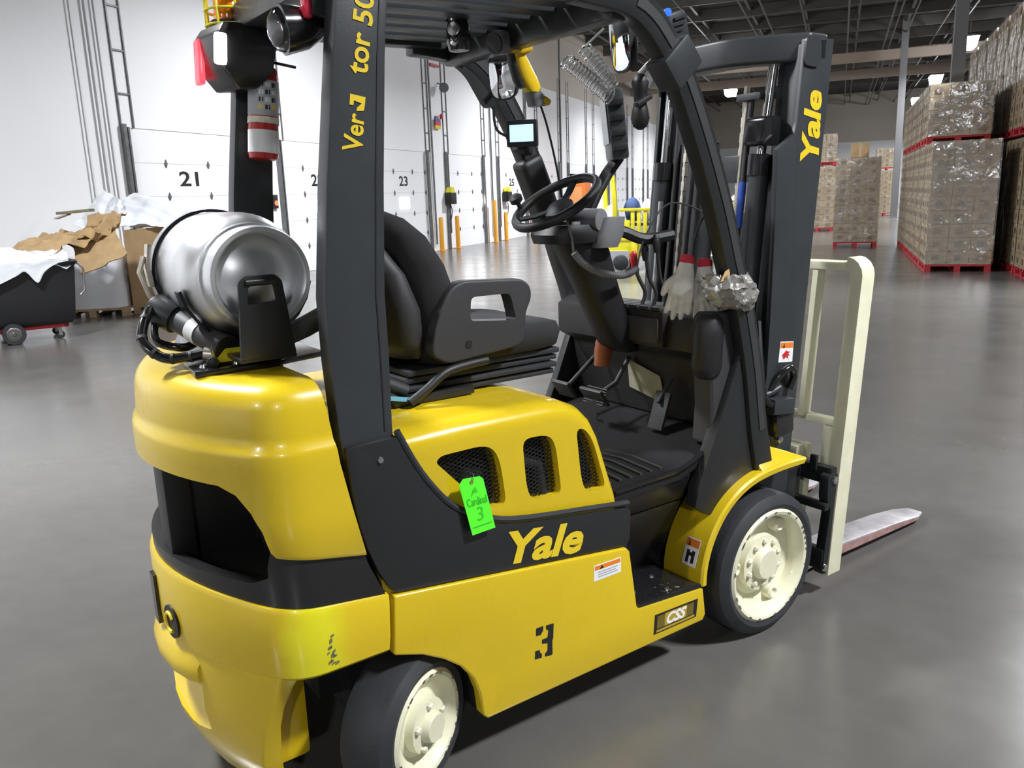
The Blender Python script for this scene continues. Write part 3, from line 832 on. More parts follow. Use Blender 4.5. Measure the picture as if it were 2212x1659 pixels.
# ---- fenders --------------------------------------------------------------------------
arc = [(-0.317, 0.272), (-0.312, 0.33), (-0.290, 0.40), (-0.252, 0.465), (-0.20, 0.52), (-0.13, 0.563), (-0.05, 0.588), (0.04, 0.598), (0.12, 0.60), (0.21, 0.598)]
def fender(s):
    pts = smooth_path([(x, 0, z) for x, z in arc], 3)
    rings = []
    for p in pts:
        dx = Vector((p[0], 0, p[2]-0.26))
        nrm = dx.normalized()
        rings.append([(p[0]+nrm.x*o, s*y, p[2]+nrm.z*o) for y, o in ((0.503, -0.012), (0.505, 0.006), (0.497, 0.012), (0.33, 0.012), (0.33, 0.0), (0.495, 0.0))])
    return loft(rings)
for s in (-1, 1):
    put('front_fender', fender(s), YEL, T, smooth=35)
    wing = [(-0.02, 0.60), (0.20, 0.602), (0.205, 0.612), (0.14, 0.64), (0.05, 0.675), (-0.02, 0.685)]
    put('fender_wing', loft([[(x, s*(0.499-0.9*(z-0.60)), z) for x, z in wing], [(x, s*(0.43-0.9*(z-0.60)), z-0.004) for x, z in wing]]), YEL, T, bevel=0.004)
# ---- wheels ------------------------------------------------------------------------------
def wheel(name, c, r_t, r_r, w, ang, s, bolts):
    """cushion tyre on a cream pressed wheel; axis along y, s=-1 for the right side; built about c"""
    root = T
    cx, cy, cz = c
    R = Matrix.Rotation(ang, 3, 'Z')
    ax = R @ Vector((0, s, 0))
    C0 = Vector(c)
    L = lambda prof, n=48: lathe(prof, C0, ax, n)
    h = w/2
    ty = put(name, L([(r_r, -h+0.005), (r_t-0.022, -h), (r_t-0.006, -h+0.012), (r_t, -h+0.035), (r_t, h-0.035), (r_t-0.006, h-0.014), (r_t-0.022, h-0.003), (r_r+0.02, h+0.004), (r_r+0.004, h-0.002), (r_r, h-0.02), (r_r, -h+0.005)], 64), RUB, root, smooth=30)
    # (profile is closed on itself, so the tyre is hollow)
    dish = 0.055 if r_t > 0.23 else 0.02
    rim = put('wheel_rim', L([(r_r+0.002, -h+0.01), (r_r+0.004, h-0.004), (r_r-0.006, h+0.004), (r_r-0.016, h+0.001), (r_r-0.026, h-0.012), (r_r-0.034, h-dish), (r_r*0.62, h-dish-0.012), (r_r*0.50, h-dish-0.004), (0, h-dish-0.004)]), CRM, ty, smooth=30)
    hub_h = h-dish
    put('hub', L([(r_r*0.52, hub_h-0.01), (r_r*0.50, hub_h+0.02), (r_r*0.30, hub_h+0.024), (r_r*0.275, hub_h+0.04), (r_r*0.25, hub_h+0.046), (0, hub_h+0.046)], 28), CRM, ty, smooth=35)
    U = R @ Vector((1, 0, 0)); V = Vector((0, 0, 1))
    for k in range(bolts):
        a = 2*PI*k/bolts+0.3
        p = C0+ax*(hub_h+0.02)+(U*math.cos(a)+V*math.sin(a))*r_r*0.40
        put('wheel_nut', lathe([(0.010, 0), (0.010, 0.010), (0.006, 0.014), (0, 0.014)], p, ax, 6), CRMW, ty, smooth=0)
    if r_t > 0.23:
        for k in range(3):
            a = 2*PI*k/3+0.95
            p = C0+ax*(hub_h+0.0)+(U*math.cos(a)+V*math.sin(a))*r_r*0.72
            put('rim_lug', lathe([(0.028, -0.01), (0.026, 0.02), (0.018, 0.026), (0.012, 0.018), (0, 0.018)], p, ax, 12), CRM, ty)
    ch = []
    for k in range(26):
        a = random.uniform(0, 2*PI); da = random.uniform(0.03, 0.12)
        pts = []
        for aa, rr in ((a, r_r-0.004), (a+da, r_r-0.004), (a+da*0.8, r_r-0.011), (a+da*0.2, r_r-0.010)):
            pts.append(tuple(C0+ax*(h+0.0045)+(U*math.cos(aa)+V*math.sin(aa))*rr))
        ch.append(sticker(pts, ax, 0.0006))
    tag(put('rim_scuffs', join(*ch), STL, rim, smooth=0), kind='stuff')
    return ty

wheel('front_wheel', (0.0, -0.44, 0.26), 0.26, 0.203, 0.176, 0.0, -1, 10)
wheel('front_wheel', (0.0, 0.44, 0.26), 0.26, 0.203, 0.176, 0.0, 1, 10)
wheel('rear_wheel', (-1.40, -0.425, 0.2), 0.2, 0.146, 0.15, math.radians(26), -1, 5)
wheel('rear_wheel', (-1.40, 0.425, 0.2), 0.2, 0.146, 0.15, math.radians(26), 1, 5)
put('front_axle', cyl((0, -0.37, 0.26), (0, 0.37, 0.26), 0.07, 16), BLK, T)

# ---- mast (leans forward about six degrees) ----------------------------------------------
TILT = math.radians(5.9)
def mx(x, z):
    """mast coordinates: x measured from the rear face line, z along the mast"""
    return (x+(z-0.1)*math.tan(TILT), z)
def mprism(poly, y0, y1):
    return prism([mx(x, z) for x, z in poly], 'y', y0, y1)
MF = 0.232      # front face x at z=0.1
# outer rails with the wide lower bracket plate
railR = [(0.045, 0.12), (0.045, 0.9), (0.03, 1.15), (0.01, 1.40), (-0.01, 1.60), (-0.02, 1.685), (0.065, 1.735), (0.075, 1.78), (0.075, 2.045), (MF, 2.055), (MF, 0.10)]
put('mast_rail', mprism(railR, -0.385, -0.365), BLK2, T, bevel=0.004)
put('mast_rail', mprism([(0.13, 0.12), (0.13, 2.045), (MF, 2.055), (MF, 0.10)], 0.335, 0.352), BLK2, T, bevel=0.004)
for s, yo, xs, cxs in ((1, 0.0, 0.0, 0.0), (-1, -0.03, 0.035, 0.09)):
    f_ = (lambda g: g) if s > 0 else mirror_y
    if s > 0:
        put('mast_flange', f_(mprism([(0.075, 0.1), (0.095, 0.1), (0.095, 2.03), (0.075, 2.03)], -0.372, -0.31)), BLK2, T, bevel=0.003)
    put('mast_flange', f_(mprism([(MF-0.02, 0.1), (MF, 0.1), (MF, 2.03), (MF-0.02, 2.03)], -0.372-yo, -0.31-yo)), BLK2, T, bevel=0.003)
    put('inner_rail', f_(join(mprism([(0.10+xs, 0.14), (0.115+xs, 0.14), (0.115+xs, 2.0), (0.10+xs, 2.0)], -0.335-yo, -0.265-yo), mprism([(0.10+xs, 0.14), (0.20, 0.14), (0.20, 2.0), (0.10+xs, 2.0)], -0.345-yo, -0.332-yo))), BLK2, T, bevel=0.003)
    a = mx(0.02+cxs, 0.3); c = mx(0.02+cxs, 1.66); e = mx(0.045+cxs*0.8, 1.97)
    yc_ = -0.285-yo*0.6
    put('lift_cylinder', f_(cyl((a[0], yc_, a[1]), (c[0], yc_, c[1]), 0.036, 18)), BLK2, T)
    put('cylinder_rod', f_(cyl((c[0], yc_, c[1]), (e[0], yc_, e[1]), 0.0165, 14)), CHR, T)
    put('cylinder_gland', f_(cyl((mx(0.02+cxs, 1.60)[0], yc_, 1.60), (mx(0.02+cxs, 1.67)[0], yc_, 1.67), 0.043, 18)), GLB, T)
    pa, pb = mx(0.07, 0.35), mx(0.08, 1.93)
    n = 58
    yy = 0.15 if s > 0 else 0.12
    tag(put('lift_chain', f_(join(*[cbox(((pa[0]+(pb[0]-pa[0])*k/n), -yy, pa[1]+(pb[1]-pa[1])*k/n), (0.018, 0.014 if k % 2 else 0.008, 0.034 if k % 2 else 0.03), (0, TILT, 0)) for k in range(n)])), ZNC, T, smooth=0), kind='stuff')
# crosshead: a bowed bar at the top
def crosshead(zl, zh):
    ys = [(-0.385, 0.10), (-0.33, 0.05), (-0.20, -0.055), (-0.13, -0.075), (0.13, -0.075), (0.20, -0.055), (0.33, 0.05), (0.385, 0.10)]
    rings = []
    for y, x in ys:
        t = 0.05
        p = lambda xx, zz: (mx(xx, zz)[0], y, zz)
        rings.append([p(x, zl), p(x+t+0.05, zl), p(x+t+0.05, zh), p(x, zh)])
    return loft(rings)
put('crosshead', crosshead(1.975, 2.07), BLK2, T, bevel=0.012, seg=3)
put('crosshead_ear', mprism(rpoly([(0.07, 1.96), (0.15, 1.955), (0.16, 2.0), (0.15, 2.05), (0.07, 2.055)], 0.02), -0.392, -0.384), BLK2, T)
for zz in (0.30, 0.60):
    put('mast_cross_member', mprism([(0.05, zz), (0.09, zz), (0.09, zz+0.09), (0.05, zz+0.09)], -0.37, 0.335), BLK2, T, bevel=0.006)
put('mast_clevis', join(mprism(rpoly([(-0.03, 1.70), (0.06, 1.70), (0.06, 1.80), (-0.03, 1.80)], 0.02), -0.33, -0.245)), GLB, T, bevel=0.006)
put('hose_bracket', mprism([(0.0, 1.86), (0.05, 1.86), (0.05, 1.885), (0.0, 1.885)], -0.26, -0.17), PLA, T, bevel=0.005)
put('dark_gap_plate', mprism([(0.125, 0.55), (0.135, 0.55), (0.135, 1.74), (0.125, 1.74)], 0.0, 0.25), BLK, T, bevel=0.003)  # black plate added to darken the gap beside the left mast rails
put('mast_crossbar', mprism([(0.06, 1.58), (0.12, 1.58), (0.12, 1.68), (0.06, 1.68)], -0.25, -0.08), BLK2, T, bevel=0.01)
# hydraulic hoses down the mast, one with a blue wrap
def hose(pts, r, m, name='hydraulic_hose'):
    return put(name, tube(smooth_path([(mx(x, z)[0], y, z) for x, y, z in pts], 5), r, 10), m, T)
h0 = hose([(0.02, -0.225, 1.86), (0.01, -0.225, 1.5), (0.0, -0.225, 1.0), (0.0, -0.225, 0.6)], 0.011, PLA)
put('hose_wrap', tube([(mx(0.012, 1.58)[0], -0.226, 1.58), (mx(0.008, 1.42)[0], -0.226, 1.42)], 0.0135, 10), mat('blue_wrap', (0.03, 0.10, 0.55), 0.4), h0)
put('hose_wrap', tube([(mx(0.006, 1.34)[0], -0.226, 1.34), (mx(0.002, 1.24)[0], -0.226, 1.24)], 0.0135, 10), bpy.data.materials['blue_wrap'], h0)
hose([(0.03, -0.198, 1.87), (0.02, -0.198, 1.4), (0.01, -0.198, 0.9), (0.0, -0.2, 0.6)], 0.008, ZNC)
hose([(0.12, 0.21, 1.86), (0.12, 0.21, 1.4), (0.11, 0.21, 0.8)], 0.012, PLA)
hose([(0.06, 0.06, 1.80), (0.05, 0.06, 1.4), (0.04, 0.06, 0.9)], 0.012, PLA)
put('steel_pipe', tube([(mx(0.01, 1.52)[0], 0.17, 1.52), (mx(0.01, 1.0)[0], 0.17, 1.0), (mx(0.0, 0.8)[0], 0.17, 0.8)], 0.011, 10), STL, T)
# tilt cylinder and valve gear at the foot of the mast
put('valve_block', join(mprism([(-0.06, 0.70), (0.045, 0.70), (0.045, 0.80), (-0.06, 0.80)], -0.36, -0.25)), BLK2, T, bevel=0.01)
put('lifting_hook', tube(smooth_path([(mx(0.07, 0.84)[0], -0.38, 0.84), (mx(0.10, 0.90)[0], -0.40, 0.90), (mx(0.14, 0.92)[0], -0.41, 0.92), (mx(0.17, 0.89)[0], -0.41, 0.89), (mx(0.165, 0.84)[0], -0.40, 0.84)], 5), 0.014, 10), GLB, T)
put('elbow_fitting', tube(smooth_path([(mx(-0.02, 0.82)[0], -0.34, 0.82), (mx(0.05, 0.83)[0], -0.38, 0.83), (mx(0.12, 0.845)[0], -0.39, 0.85)], 5), 0.013, 10), BLK2, T)
put('outer_valve', cbox((mx(0.10, 0.79)[0], -0.412, 0.79), (0.12, 0.05, 0.06), (0, 0.1, 0)), BLK2, T, bevel=0.012)
put('outer_valve', cbox((mx(0.13, 0.72)[0], -0.405, 0.72), (0.10, 0.04, 0.09), (0, -0.1, 0)), GLB, T, bevel=0.014)
put('outer_hose', tube(smooth_path([(mx(0.05, 0.80)[0], -0.42, 0.80), (mx(0.0, 0.82)[0], -0.42, 0.84), (mx(-0.01, 0.9)[0], -0.40, 0.95), (mx(0.0, 1.1)[0], -0.36, 1.1)], 5), 0.011, 8), PLAD, T)
put('tilt_cylinder', cyl((-0.1, -0.30, 0.66), (0.14, -0.30, 0.72), 0.035, 14), BLK2, T)
for k, (x, z) in enumerate(((0.06, 0.66), (0.14, 0.655), (0.0, 0.735))):
    put('fitting_nut', lathe([(0.016, 0), (0.016, 0.018), (0.01, 0.02), (0, 0.02)], (mx(x, z)[0], -0.385, z), (0, -1, 0), 6), STL, T, smooth=0)

# ---- carriage, load backrest, forks -------------------------------------------------------
def cx(x, z): return (x+(z-0.18)*0.103, z)
def cprism(poly, y0, y1): return prism([cx(x, z) for x, z in poly], 'y', y0, y1)
put('carriage_bar', cprism([(0.36, 0.455), (0.395, 0.455), (0.395, 0.52), (0.36, 0.52)], -0.49, 0.49), BLK, T, bevel=0.006)
put('carriage_bar', cprism([(0.36, 0.12), (0.395, 0.12), (0.395, 0.20), (0.36, 0.20)], -0.49, 0.49), BLK, T, bevel=0.006)
for s in (-1, 1):
    y0, y1 = sorted((s*0.495, s*0.455))
    put('carriage_side', cprism(rpoly([(0.335, 0.50), (0.40, 0.50), (0.40, 0.10), (0.365, 0.10), (0.365, 0.20), (0.375, 0.36), (0.345, 0.40)], 0.02), y0, y1), BLK, T, bevel=0.005)
    y0, y1 = sorted((s*0.495, s*0.28))
    put('carriage_arm', cprism(rpoly([(0.335, 0.36), (0.365, 0.36), (0.365, 0.39), (0.335, 0.39)], 0.008), y0, y1), BLK, T, bevel=0.004)
    y0, y1 = sorted((s*0.36, s*0.33))
    put('carriage_plate', cprism([(0.24, 0.14), (0.36, 0.14), (0.36, 0.5), (0.24, 0.5)], y0, y1), BLK, T, bevel=0.004)
    for z in (0.475, 0.13):
        put('carriage_bolt', lathe([(0.016, 0), (0.014, 0.008), (0, 0.011)], (cx(0.375, z)[0], s*0.496, z), (0, s, 0), 14), CHR, T)
    put('carriage_post', cprism([(0.345, 0.50), (0.36, 0.50), (0.36, 0.56), (0.345, 0.56)], *sorted((s*0.43, s*0.40))), BLK, T, bevel=0.004)
# backrest: cream angle-iron frame
br = empty('load_backrest'); br.parent = T; OFF[br.name] = (0, 0, 0)
def frame_path(x):
    zt, w, r = 1.275, 0.475, 0.045
    P = [(-w, 0.09), (-w, zt-r)]
    for k in range(1, 5):
        a = PI/2*k/4
        P.append((-w+r-r*math.cos(a), zt-r+r*math.sin(a)))
    return [(cx(x, z)[0], y, z) for y, z in P]
for s in (-1, 1):
    path = [(p[0], -s*p[1] if s > 0 else p[1], p[2]) for p in frame_path(0.425)]
    rings = []
    for (p, t, a, b_) in frames(path):
        # in-plane normal (yz) and depth direction (x)
        nn = t.cross(Vector((1, 0, 0))).normalized()
        rings.append([tuple(p+nn*u+Vector((1, 0, 0))*v) for u, v in ((-0.026, -0.03), (0.026, -0.03), (0.026, 0.05), (-0.026, 0.05))])
    put('backrest_side', loft(rings), CRM, br, bevel=0.004)
put('backrest_top', cprism([(0.395, 1.25), (0.475, 1.25), (0.475, 1.28), (0.395, 1.28)], -0.43, 0.43), CRM, br, bevel=0.004)
put('backrest_rail', cprism([(0.41, 0.665), (0.45, 0.665), (0.45, 0.69), (0.41, 0.69)], -0.455, 0.455), CRM, br, bevel=0.003)
for y in (-0.30, -0.02, 0.26):
    put('backrest_bar', cprism([(0.40, 0.68), (0.45, 0.68), (0.45, 1.26), (0.40, 1.26)], y-0.012, y+0.012), CRM, br, bevel=0.003)
put('backrest_tab', cprism([(0.41, 0.46), (0.425, 0.46), (0.425, 0.66), (0.41, 0.66)], -0.455, -0.40), CRM, br, bevel=0.003)
# forks
FORK = mat('worn_fork_steel', (0.42, 0.40, 0.42), 0.38, metal=0.35, var=0.25, vscale=14)
FORKR = mat('rubbed_red_edge', (0.34, 0.20, 0.19), 0.5, var=0.3, vscale=20)
for y0, y1 in ((-0.345, -0.215), (0.215, 0.345)):
    yc = (y0+y1)/2
    top = [(0.415, 0.10), (0.46, 0.085), (0.80, 0.075), (1.38, 0.035)]
    bot = [(1.38, 0.022), (0.80, 0.03), (0.46, 0.035), (0.40, 0.05)]
    rings = []
    for x, zt, zb, k in ((0.42, 0.09, 0.03, 1), (0.80, 0.077, 0.032, 1), (1.15, 0.06, 0.028, 1), (1.33, 0.042, 0.024, 0.95), (1.40, 0.036, 0.024, 0.6), (1.415, 0.034, 0.026, 0.45)):
        hw = (y1-y0)/2*k
        rings.append([(x, yc-hw, zb), (x, yc+hw, zb), (x, yc+hw, zt), (x, yc-hw, zt)])
    fk = put('fork', loft(rings), FORK, T, bevel=0.004)
    put('fork_edge', sticker([(0.5, y0-0.0005, 0.036), (1.15, y0-0.0005, 0.031), (1.32, y0+0.003, 0.028), (1.32, y0+0.003, 0.040), (1.15, y0-0.0005, 0.055), (0.5, y0-0.0005, 0.08)], (0, -1, 0), 0.001), FORKR, fk, smooth=0)
    put('fork_shank', cprism([(0.405, 0.05), (0.445, 0.05), (0.445, 0.56), (0.43, 0.575), (0.405, 0.575)], y0, y1), CRM, fk, bevel=0.005)
    put('fork_hook', cprism([(0.36, 0.52), (0.41, 0.52), (0.41, 0.57), (0.36, 0.57)], y0+0.015, y1-0.015), CRM, fk, bevel=0.005)
# ---- seat -------------------------------------------------------------------------------
def rring(cx_, cy_, z, hx, hy, n=20, e=3.0, curve=0.0, dz=0.0):
    """rounded rectangle ring; curve pushes the sides forward"""
    out = []
    for i in range(n):
        a = 2*PI*i/n
        c, s_ = math.cos(a), math.sin(a)
        x = hx*math.copysign(abs(c)**(2/e), c)
        y = hy*math.copysign(abs(s_)**(2/e), s_)
        out.append((cx_+x+curve*(y/hy)**2, cy_+y, z+dz*(y/hy)**2))
    return out
seat = empty('operator_seat'); seat.parent = T; OFF[seat.name] = (0, 0, 0)
put('seat_cushion', loft([rring(-0.90, 0, 1.085, 0.23, 0.19, 28, 4.5), rring(-0.90, 0, 1.10, 0.262, 0.225, 28, 4.5), rring(-0.90, 0, 1.135, 0.272, 0.235, 28, 4.5, dz=0.01), rring(-0.90, 0, 1.16, 0.262, 0.225, 28, 4.5, dz=0.018), rring(-0.905, 0, 1.175, 0.225, 0.19, 28, 4.5, dz=0.012)]), FAB, seat, smooth=60)
put('seat_back', loft([rring(-1.125, 0, 1.13, 0.045, 0.20, curve=0.03), rring(-1.13, 0, 1.17, 0.065, 0.235, curve=0.05), rring(-1.145, 0, 1.28, 0.068, 0.24, curve=0.06), rring(-1.17, 0, 1.38, 0.062, 0.235, curve=0.055),
                       rring(-1.20, 0, 1.46, 0.055, 0.215, curve=0.045), rring(-1.225, 0, 1.51, 0.045, 0.175, curve=0.03), rring(-1.24, 0, 1.535, 0.028, 0.12, curve=0.01)]), FAB, seat, smooth=60)
put('seat_shell', loft([rring(-1.19, 0, 1.12, 0.035, 0.19, curve=0.02), rring(-1.215, 0, 1.17, 0.05, 0.215, curve=0.035), rring(-1.225, 0, 1.26, 0.052, 0.215, curve=0.04), rring(-1.25, 0, 1.36, 0.045, 0.20, curve=0.035), rring(-1.275, 0, 1.44, 0.03, 0.16, curve=0.02), rring(-1.285, 0, 1.48, 0.015, 0.10)]), PLA, seat, smooth=60)
outer = rpoly([(-1.118, 1.285), (-1.092, 1.320), (-1.053, 1.335), (-0.853, 1.325), (-0.822, 1.305), (-0.815, 1.266), (-0.840, 1.225), (-0.845, 1.143), (-0.872, 1.126), (-1.115, 1.105), (-1.165, 1.135), (-1.155, 1.195)], 0.022, 3)
inner = rpoly([(-1.030, 1.287), (-0.896, 1.286), (-0.876, 1.205), (-1.037, 1.220)], 0.015, 3)
for s in (-1, 1):
    hr = put('hip_restraint', prism(outer, 'y', *sorted((s*0.215, s*0.265))), PLA, seat, bevel=0.010, seg=3)
    boolean(hr, prism(inner, 'y', -0.5, 0.5))
    put('restraint_bolt', lathe([(0.011, 0), (0.011, 0.002), (0, 0.002)], (-1.045, s*0.2655, 1.155), (0, s, 0), 14), BPR, hr)
for k in range(4):
    z = 1.008+0.022*k
    put('suspension_fold', box(-1.25+0.012*k, -0.69+0.006*k, -0.20-0.008*(k % 2), 0.20+0.008*(k % 2), z, z+0.018), RUB, seat, bevel=0.007)
put('seat_rail', box(-1.28, -1.02, -0.245, -0.215, 1.005, 1.03), BLK, seat, bevel=0.004)
put('seat_lever', tube(smooth_path([(-1.245, -0.268, 1.018), (-1.19, -0.272, 1.05), (-1.13, -0.268, 1.085), (-1.06, -0.262, 1.095), (-0.98, -0.255, 1.098)], 4), 0.013, 10), PLAD, seat)
put('seat_strap', strip([(-1.34, -0.24, 1.045), (-1.22, -0.255, 1.02)], 0.004, 0.012), mat('pale_blue_strap', (0.15, 0.45, 0.65), 0.5), seat, smooth=0)
put('seat_bellows', tube(smooth_path([(-1.36, -0.1, 1.10), (-1.29, -0.20, 1.07), (-1.23, -0.22, 1.04)], 5), 0.02, 10), RUB, seat)
put('belt_buckle', join(cbox((-0.95, 0.235, 1.23), (0.03, 0.02, 0.09), (0, 0.35, 0))), PLAD, seat, bevel=0.006)

# ---- steering -----------------------------------------------------------------------------
SWC = Vector((-0.51, 0.0, 1.535))
SA = Vector((-0.52, 0, 0.85)).normalized()
R3 = axis_rot(SA)
ringp = [tuple(R3 @ Vector((0.15*math.cos(2*PI*i/40), 0.15*math.sin(2*PI*i/40), 0))+SWC) for i in range(40)]
sw = put('steering_wheel', tube(ringp, 0.016, 10, closed=True), PLAD, T)
put('wheel_hub', lathe([(0.0, -0.05), (0.05, -0.045), (0.052, -0.02), (0.03, -0.005), (0, -0.003)], SWC, SA, 20), PLAD, sw)
for a in (0.3, 2.4, 4.5):
    e = R3 @ Vector((0.14*math.cos(a), 0.14*math.sin(a), 0))+SWC
    i_ = R3 @ Vector((0.03*math.cos(a), 0.03*math.sin(a), -0.02))+SWC
    put('wheel_spoke', strip([tuple(i_), tuple((e+i_)/2-SA*0.004), tuple(e)], 0.028, 0.008, tuple(SA.cross(e-i_))), PLAD, sw, bevel=0.002)
put('spinner_knob', lathe([(0.0, 0.0), (0.008, 0.0), (0.008, 0.02), (0.022, 0.028), (0.024, 0.045), (0.012, 0.055), (0, 0.055)], tuple(R3 @ Vector((-0.05, 0.135, 0.01))+SWC), SA, 14), PLAD, sw)
put('steering_column', loft([rring(-0.45, 0, 1.47, 0.05, 0.05, 14), rring(-0.44, 0, 1.43, 0.085, 0.075, 14), rring(-0.40, 0, 1.37, 0.09, 0.08, 14), rring(-0.345, 0, 1.25, 0.078, 0.07, 14), rring(-0.29, 0, 1.13, 0.072, 0.065, 14), rring(-0.24, 0, 1.03, 0.065, 0.062, 14), rring(-0.20, 0, 0.99, 0.04, 0.05, 14)]), PLAD, T, smooth=50)
put('column_collar', loft([rring(-0.455, 0, 1.40, 0.12, 0.10, 16), rring(-0.46, 0, 1.43, 0.125, 0.105, 16), rring(-0.465, 0, 1.46, 0.10, 0.09, 16)]), PLAD, T, smooth=50)
put('ignition_mark', box(-0.56, -0.55, -0.02, 0.0, 1.455, 1.462), mat('red_mark', (0.6, 0.05, 0.02), 0.5), T, smooth=0)
LGP = mat('light_grey_plastic', (0.17, 0.17, 0.18), 0.45, bump=0.05, bscale=300)
put('instrument_pod', cyl((-0.425, 0.02, 1.475), (-0.395, -0.10, 1.472), 0.038, 18), LGP, T, bevel=0.004)
put('pod_housing', loft([rring(-0.37, -0.07, 1.38, 0.05, 0.05, 12), rring(-0.36, -0.07, 1.42, 0.06, 0.06, 12), rring(-0.34, -0.07, 1.48, 0.05, 0.055, 12)]), LGP, T, smooth=45)
put('pod_arm', tube(smooth_path([(-0.36, -0.06, 1.42), (-0.30, -0.09, 1.43), (-0.22, -0.12, 1.40), (-0.12, -0.16, 1.41)], 4), 0.02, 8), PLAD, T)
put('direction_lever', join(tube([(-0.42, 0.06, 1.45), (-0.44, 0.17, 1.47)], 0.006, 8)), PLAD, T)
# hydraulic levers
for i, (y, m_) in enumerate(((-0.074, PLAD), (-0.13, PLAD), (-0.185, PLAD))):
    lv = put('control_lever', tube(smooth_path([(-0.185, y, 1.165), (-0.175, y-0.005, 1.21), (-0.195, y+0.012, 1.27), (-0.20, y+0.022, 1.33+0.03*i)], 4), 0.007, 8), PLAD, T)
    put('lever_knob', lathe([(0.0, 0), (0.010, 0.004), (0.014, 0.03), (0.013, 0.055), (0.006, 0.066), (0, 0.067)], (-0.20, y+0.022, 1.29+0.03*i), (-0.05, 0.05, 1), 12), REDM if i == 0 else PLAD, lv)
# ribbed conduit looping from the column to the levers, and the thin cable above it
cpath = smooth_path([(-0.535, -0.12, 1.375), (-0.50, -0.13, 1.335), (-0.424, -0.13, 1.299), (-0.341, -0.13, 1.285), (-0.30, -0.13, 1.288), (-0.263, -0.13, 1.302)], 16)
put('ribbed_conduit', tube(cpath, [0.013 if k % 2 else 0.0105 for k in range(len(cpath))], 10), LGP, T)
put('conduit_clip', tube([(-0.545, -0.10, 1.475), (-0.54, -0.118, 1.42), (-0.535, -0.12, 1.37)], 0.004, 6), LGP, T)
put('thin_cable', tube(smooth_path([(-0.263, -0.13, 1.302), (-0.232, -0.13, 1.395), (-0.143, -0.13, 1.501), (-0.052, -0.14, 1.514), (0.05, -0.2, 1.46)], 6), 0.003, 6), PLA, T)

# ---- lights, mirrors, electronics on the guard -----------------------------------------------
REDL = mat('red_lens_lit', (0.7, 0.02, 0.03), 0.2, emit=(1.0, 0.05, 0.07), estr=1.6)
REDD = mat('red_lens', (0.62, 0.03, 0.06), 0.15, coat=0.5)
WHTL = mat('white_lamp_lit', (1, 1, 1), 0.3, emit=(0.95, 0.97, 1.0), estr=8)
AMB = mat('amber_lens', (0.75, 0.20, 0.01), 0.15, coat=0.5)
pod = put('lamp_pod', loft([[(-1.49, 0.36, 1.885), (-1.40, 0.36, 1.89), (-1.40, 0.25, 1.89), (-1.45, 0.25, 1.885)], [(-1.515, 0.385, 1.93), (-1.36, 0.385, 1.93), (-1.36, 0.22, 1.93), (-1.50, 0.22, 1.93)],
                            [(-1.53, 0.39, 2.03), (-1.34, 0.39, 2.03), (-1.34, 0.21, 2.03), (-1.51, 0.21, 2.03)], [(-1.51, 0.38, 2.06), (-1.35, 0.38, 2.06), (-1.35, 0.22, 2.06), (-1.49, 0.22, 2.06)]]), VIN, T, bevel=0.008)
put('tail_lamp', cbox((-1.524, 0.372, 1.97), (0.02, 0.05, 0.125), (0, 0.06, 0)), REDL, pod, bevel=0.008)
put('reversing_lamp', cbox((-1.509, 0.212, 1.985), (0.035, 0.020, 0.085), (0, 0.1, -0.2)), WHTL, pod, bevel=0.012)
# strobe in a yellow cage
SX, SY = -1.435, 0.34
strobe = put('strobe_lamp', lathe([(0.0, 0), (0.048, 0), (0.048, 0.02), (0.042, 0.025), (0.040, 0.08), (0.03, 0.095), (0, 0.098)], (SX, SY, 2.062), n=20), AMB, T)
put('strobe_base', lathe([(0.055, 0), (0.055, 0.022), (0.05, 0.026), (0, 0.026)], (SX, SY, 2.058), n=20), PLAD, strobe)
for k in range(8):
    a = 2*PI*k/8
    c, s_ = math.cos(a), math.sin(a)
    put('cage_bar', tube([(SX+0.066*c, SY+0.066*s_, 2.06), (SX+0.066*c, SY+0.066*s_, 2.16), (SX+0.04*c, SY+0.04*s_, 2.19)], 0.004, 6), YEL2, strobe)
for z in (2.068, 2.11, 2.155):
    put('cage_hoop', tube([(SX+0.066*math.cos(2*PI*i/20), SY+0.066*math.sin(2*PI*i/20), z) for i in range(20)], 0.004, 6, closed=True), YEL2, strobe)
# round work lamp at the right rear leg
WC = Vector((-1.535, -0.355, 1.935)); WA = Vector((-0.85, 0.10, -0.12)).normalized()
wl = put('work_lamp', lathe([(0.018, -0.085), (0.03, -0.07), (0.046, -0.04), (0.052, 0.0), (0.054, 0.012), (0.048, 0.014)], WC, WA, 28), GLB, T, smooth=40)
put('lamp_glass', lathe([(0.049, 0.010), (0.044, 0.024), (0.03, 0.036), (0.012, 0.042), (0, 0.043)], WC, WA, 28, cap=False), GLS, wl)
put('lamp_reflector', lathe([(0.049, 0.008), (0.04, -0.015), (0.02, -0.032), (0.01, -0.035), (0, -0.035)], WC, WA, 24, cap=False), mat('lamp_silver', (0.75, 0.76, 0.78), 0.35, metal=0.5), wl)
put('lamp_bracket', tube([tuple(WC-WA*0.07), (-1.455, -0.37, 1.945), (-1.44, -0.42, 1.955)], 0.014, 8), BLK, wl)
put('tail_lamp', cbox((-1.505, -0.40, 2.0), (0.02, 0.028, 0.10)), REDD, T, bevel=0.008)
put('lamp_mount', box(-1.50, -1.44, -0.425, -0.385, 1.955, 2.07), BLK, T, bevel=0.006)
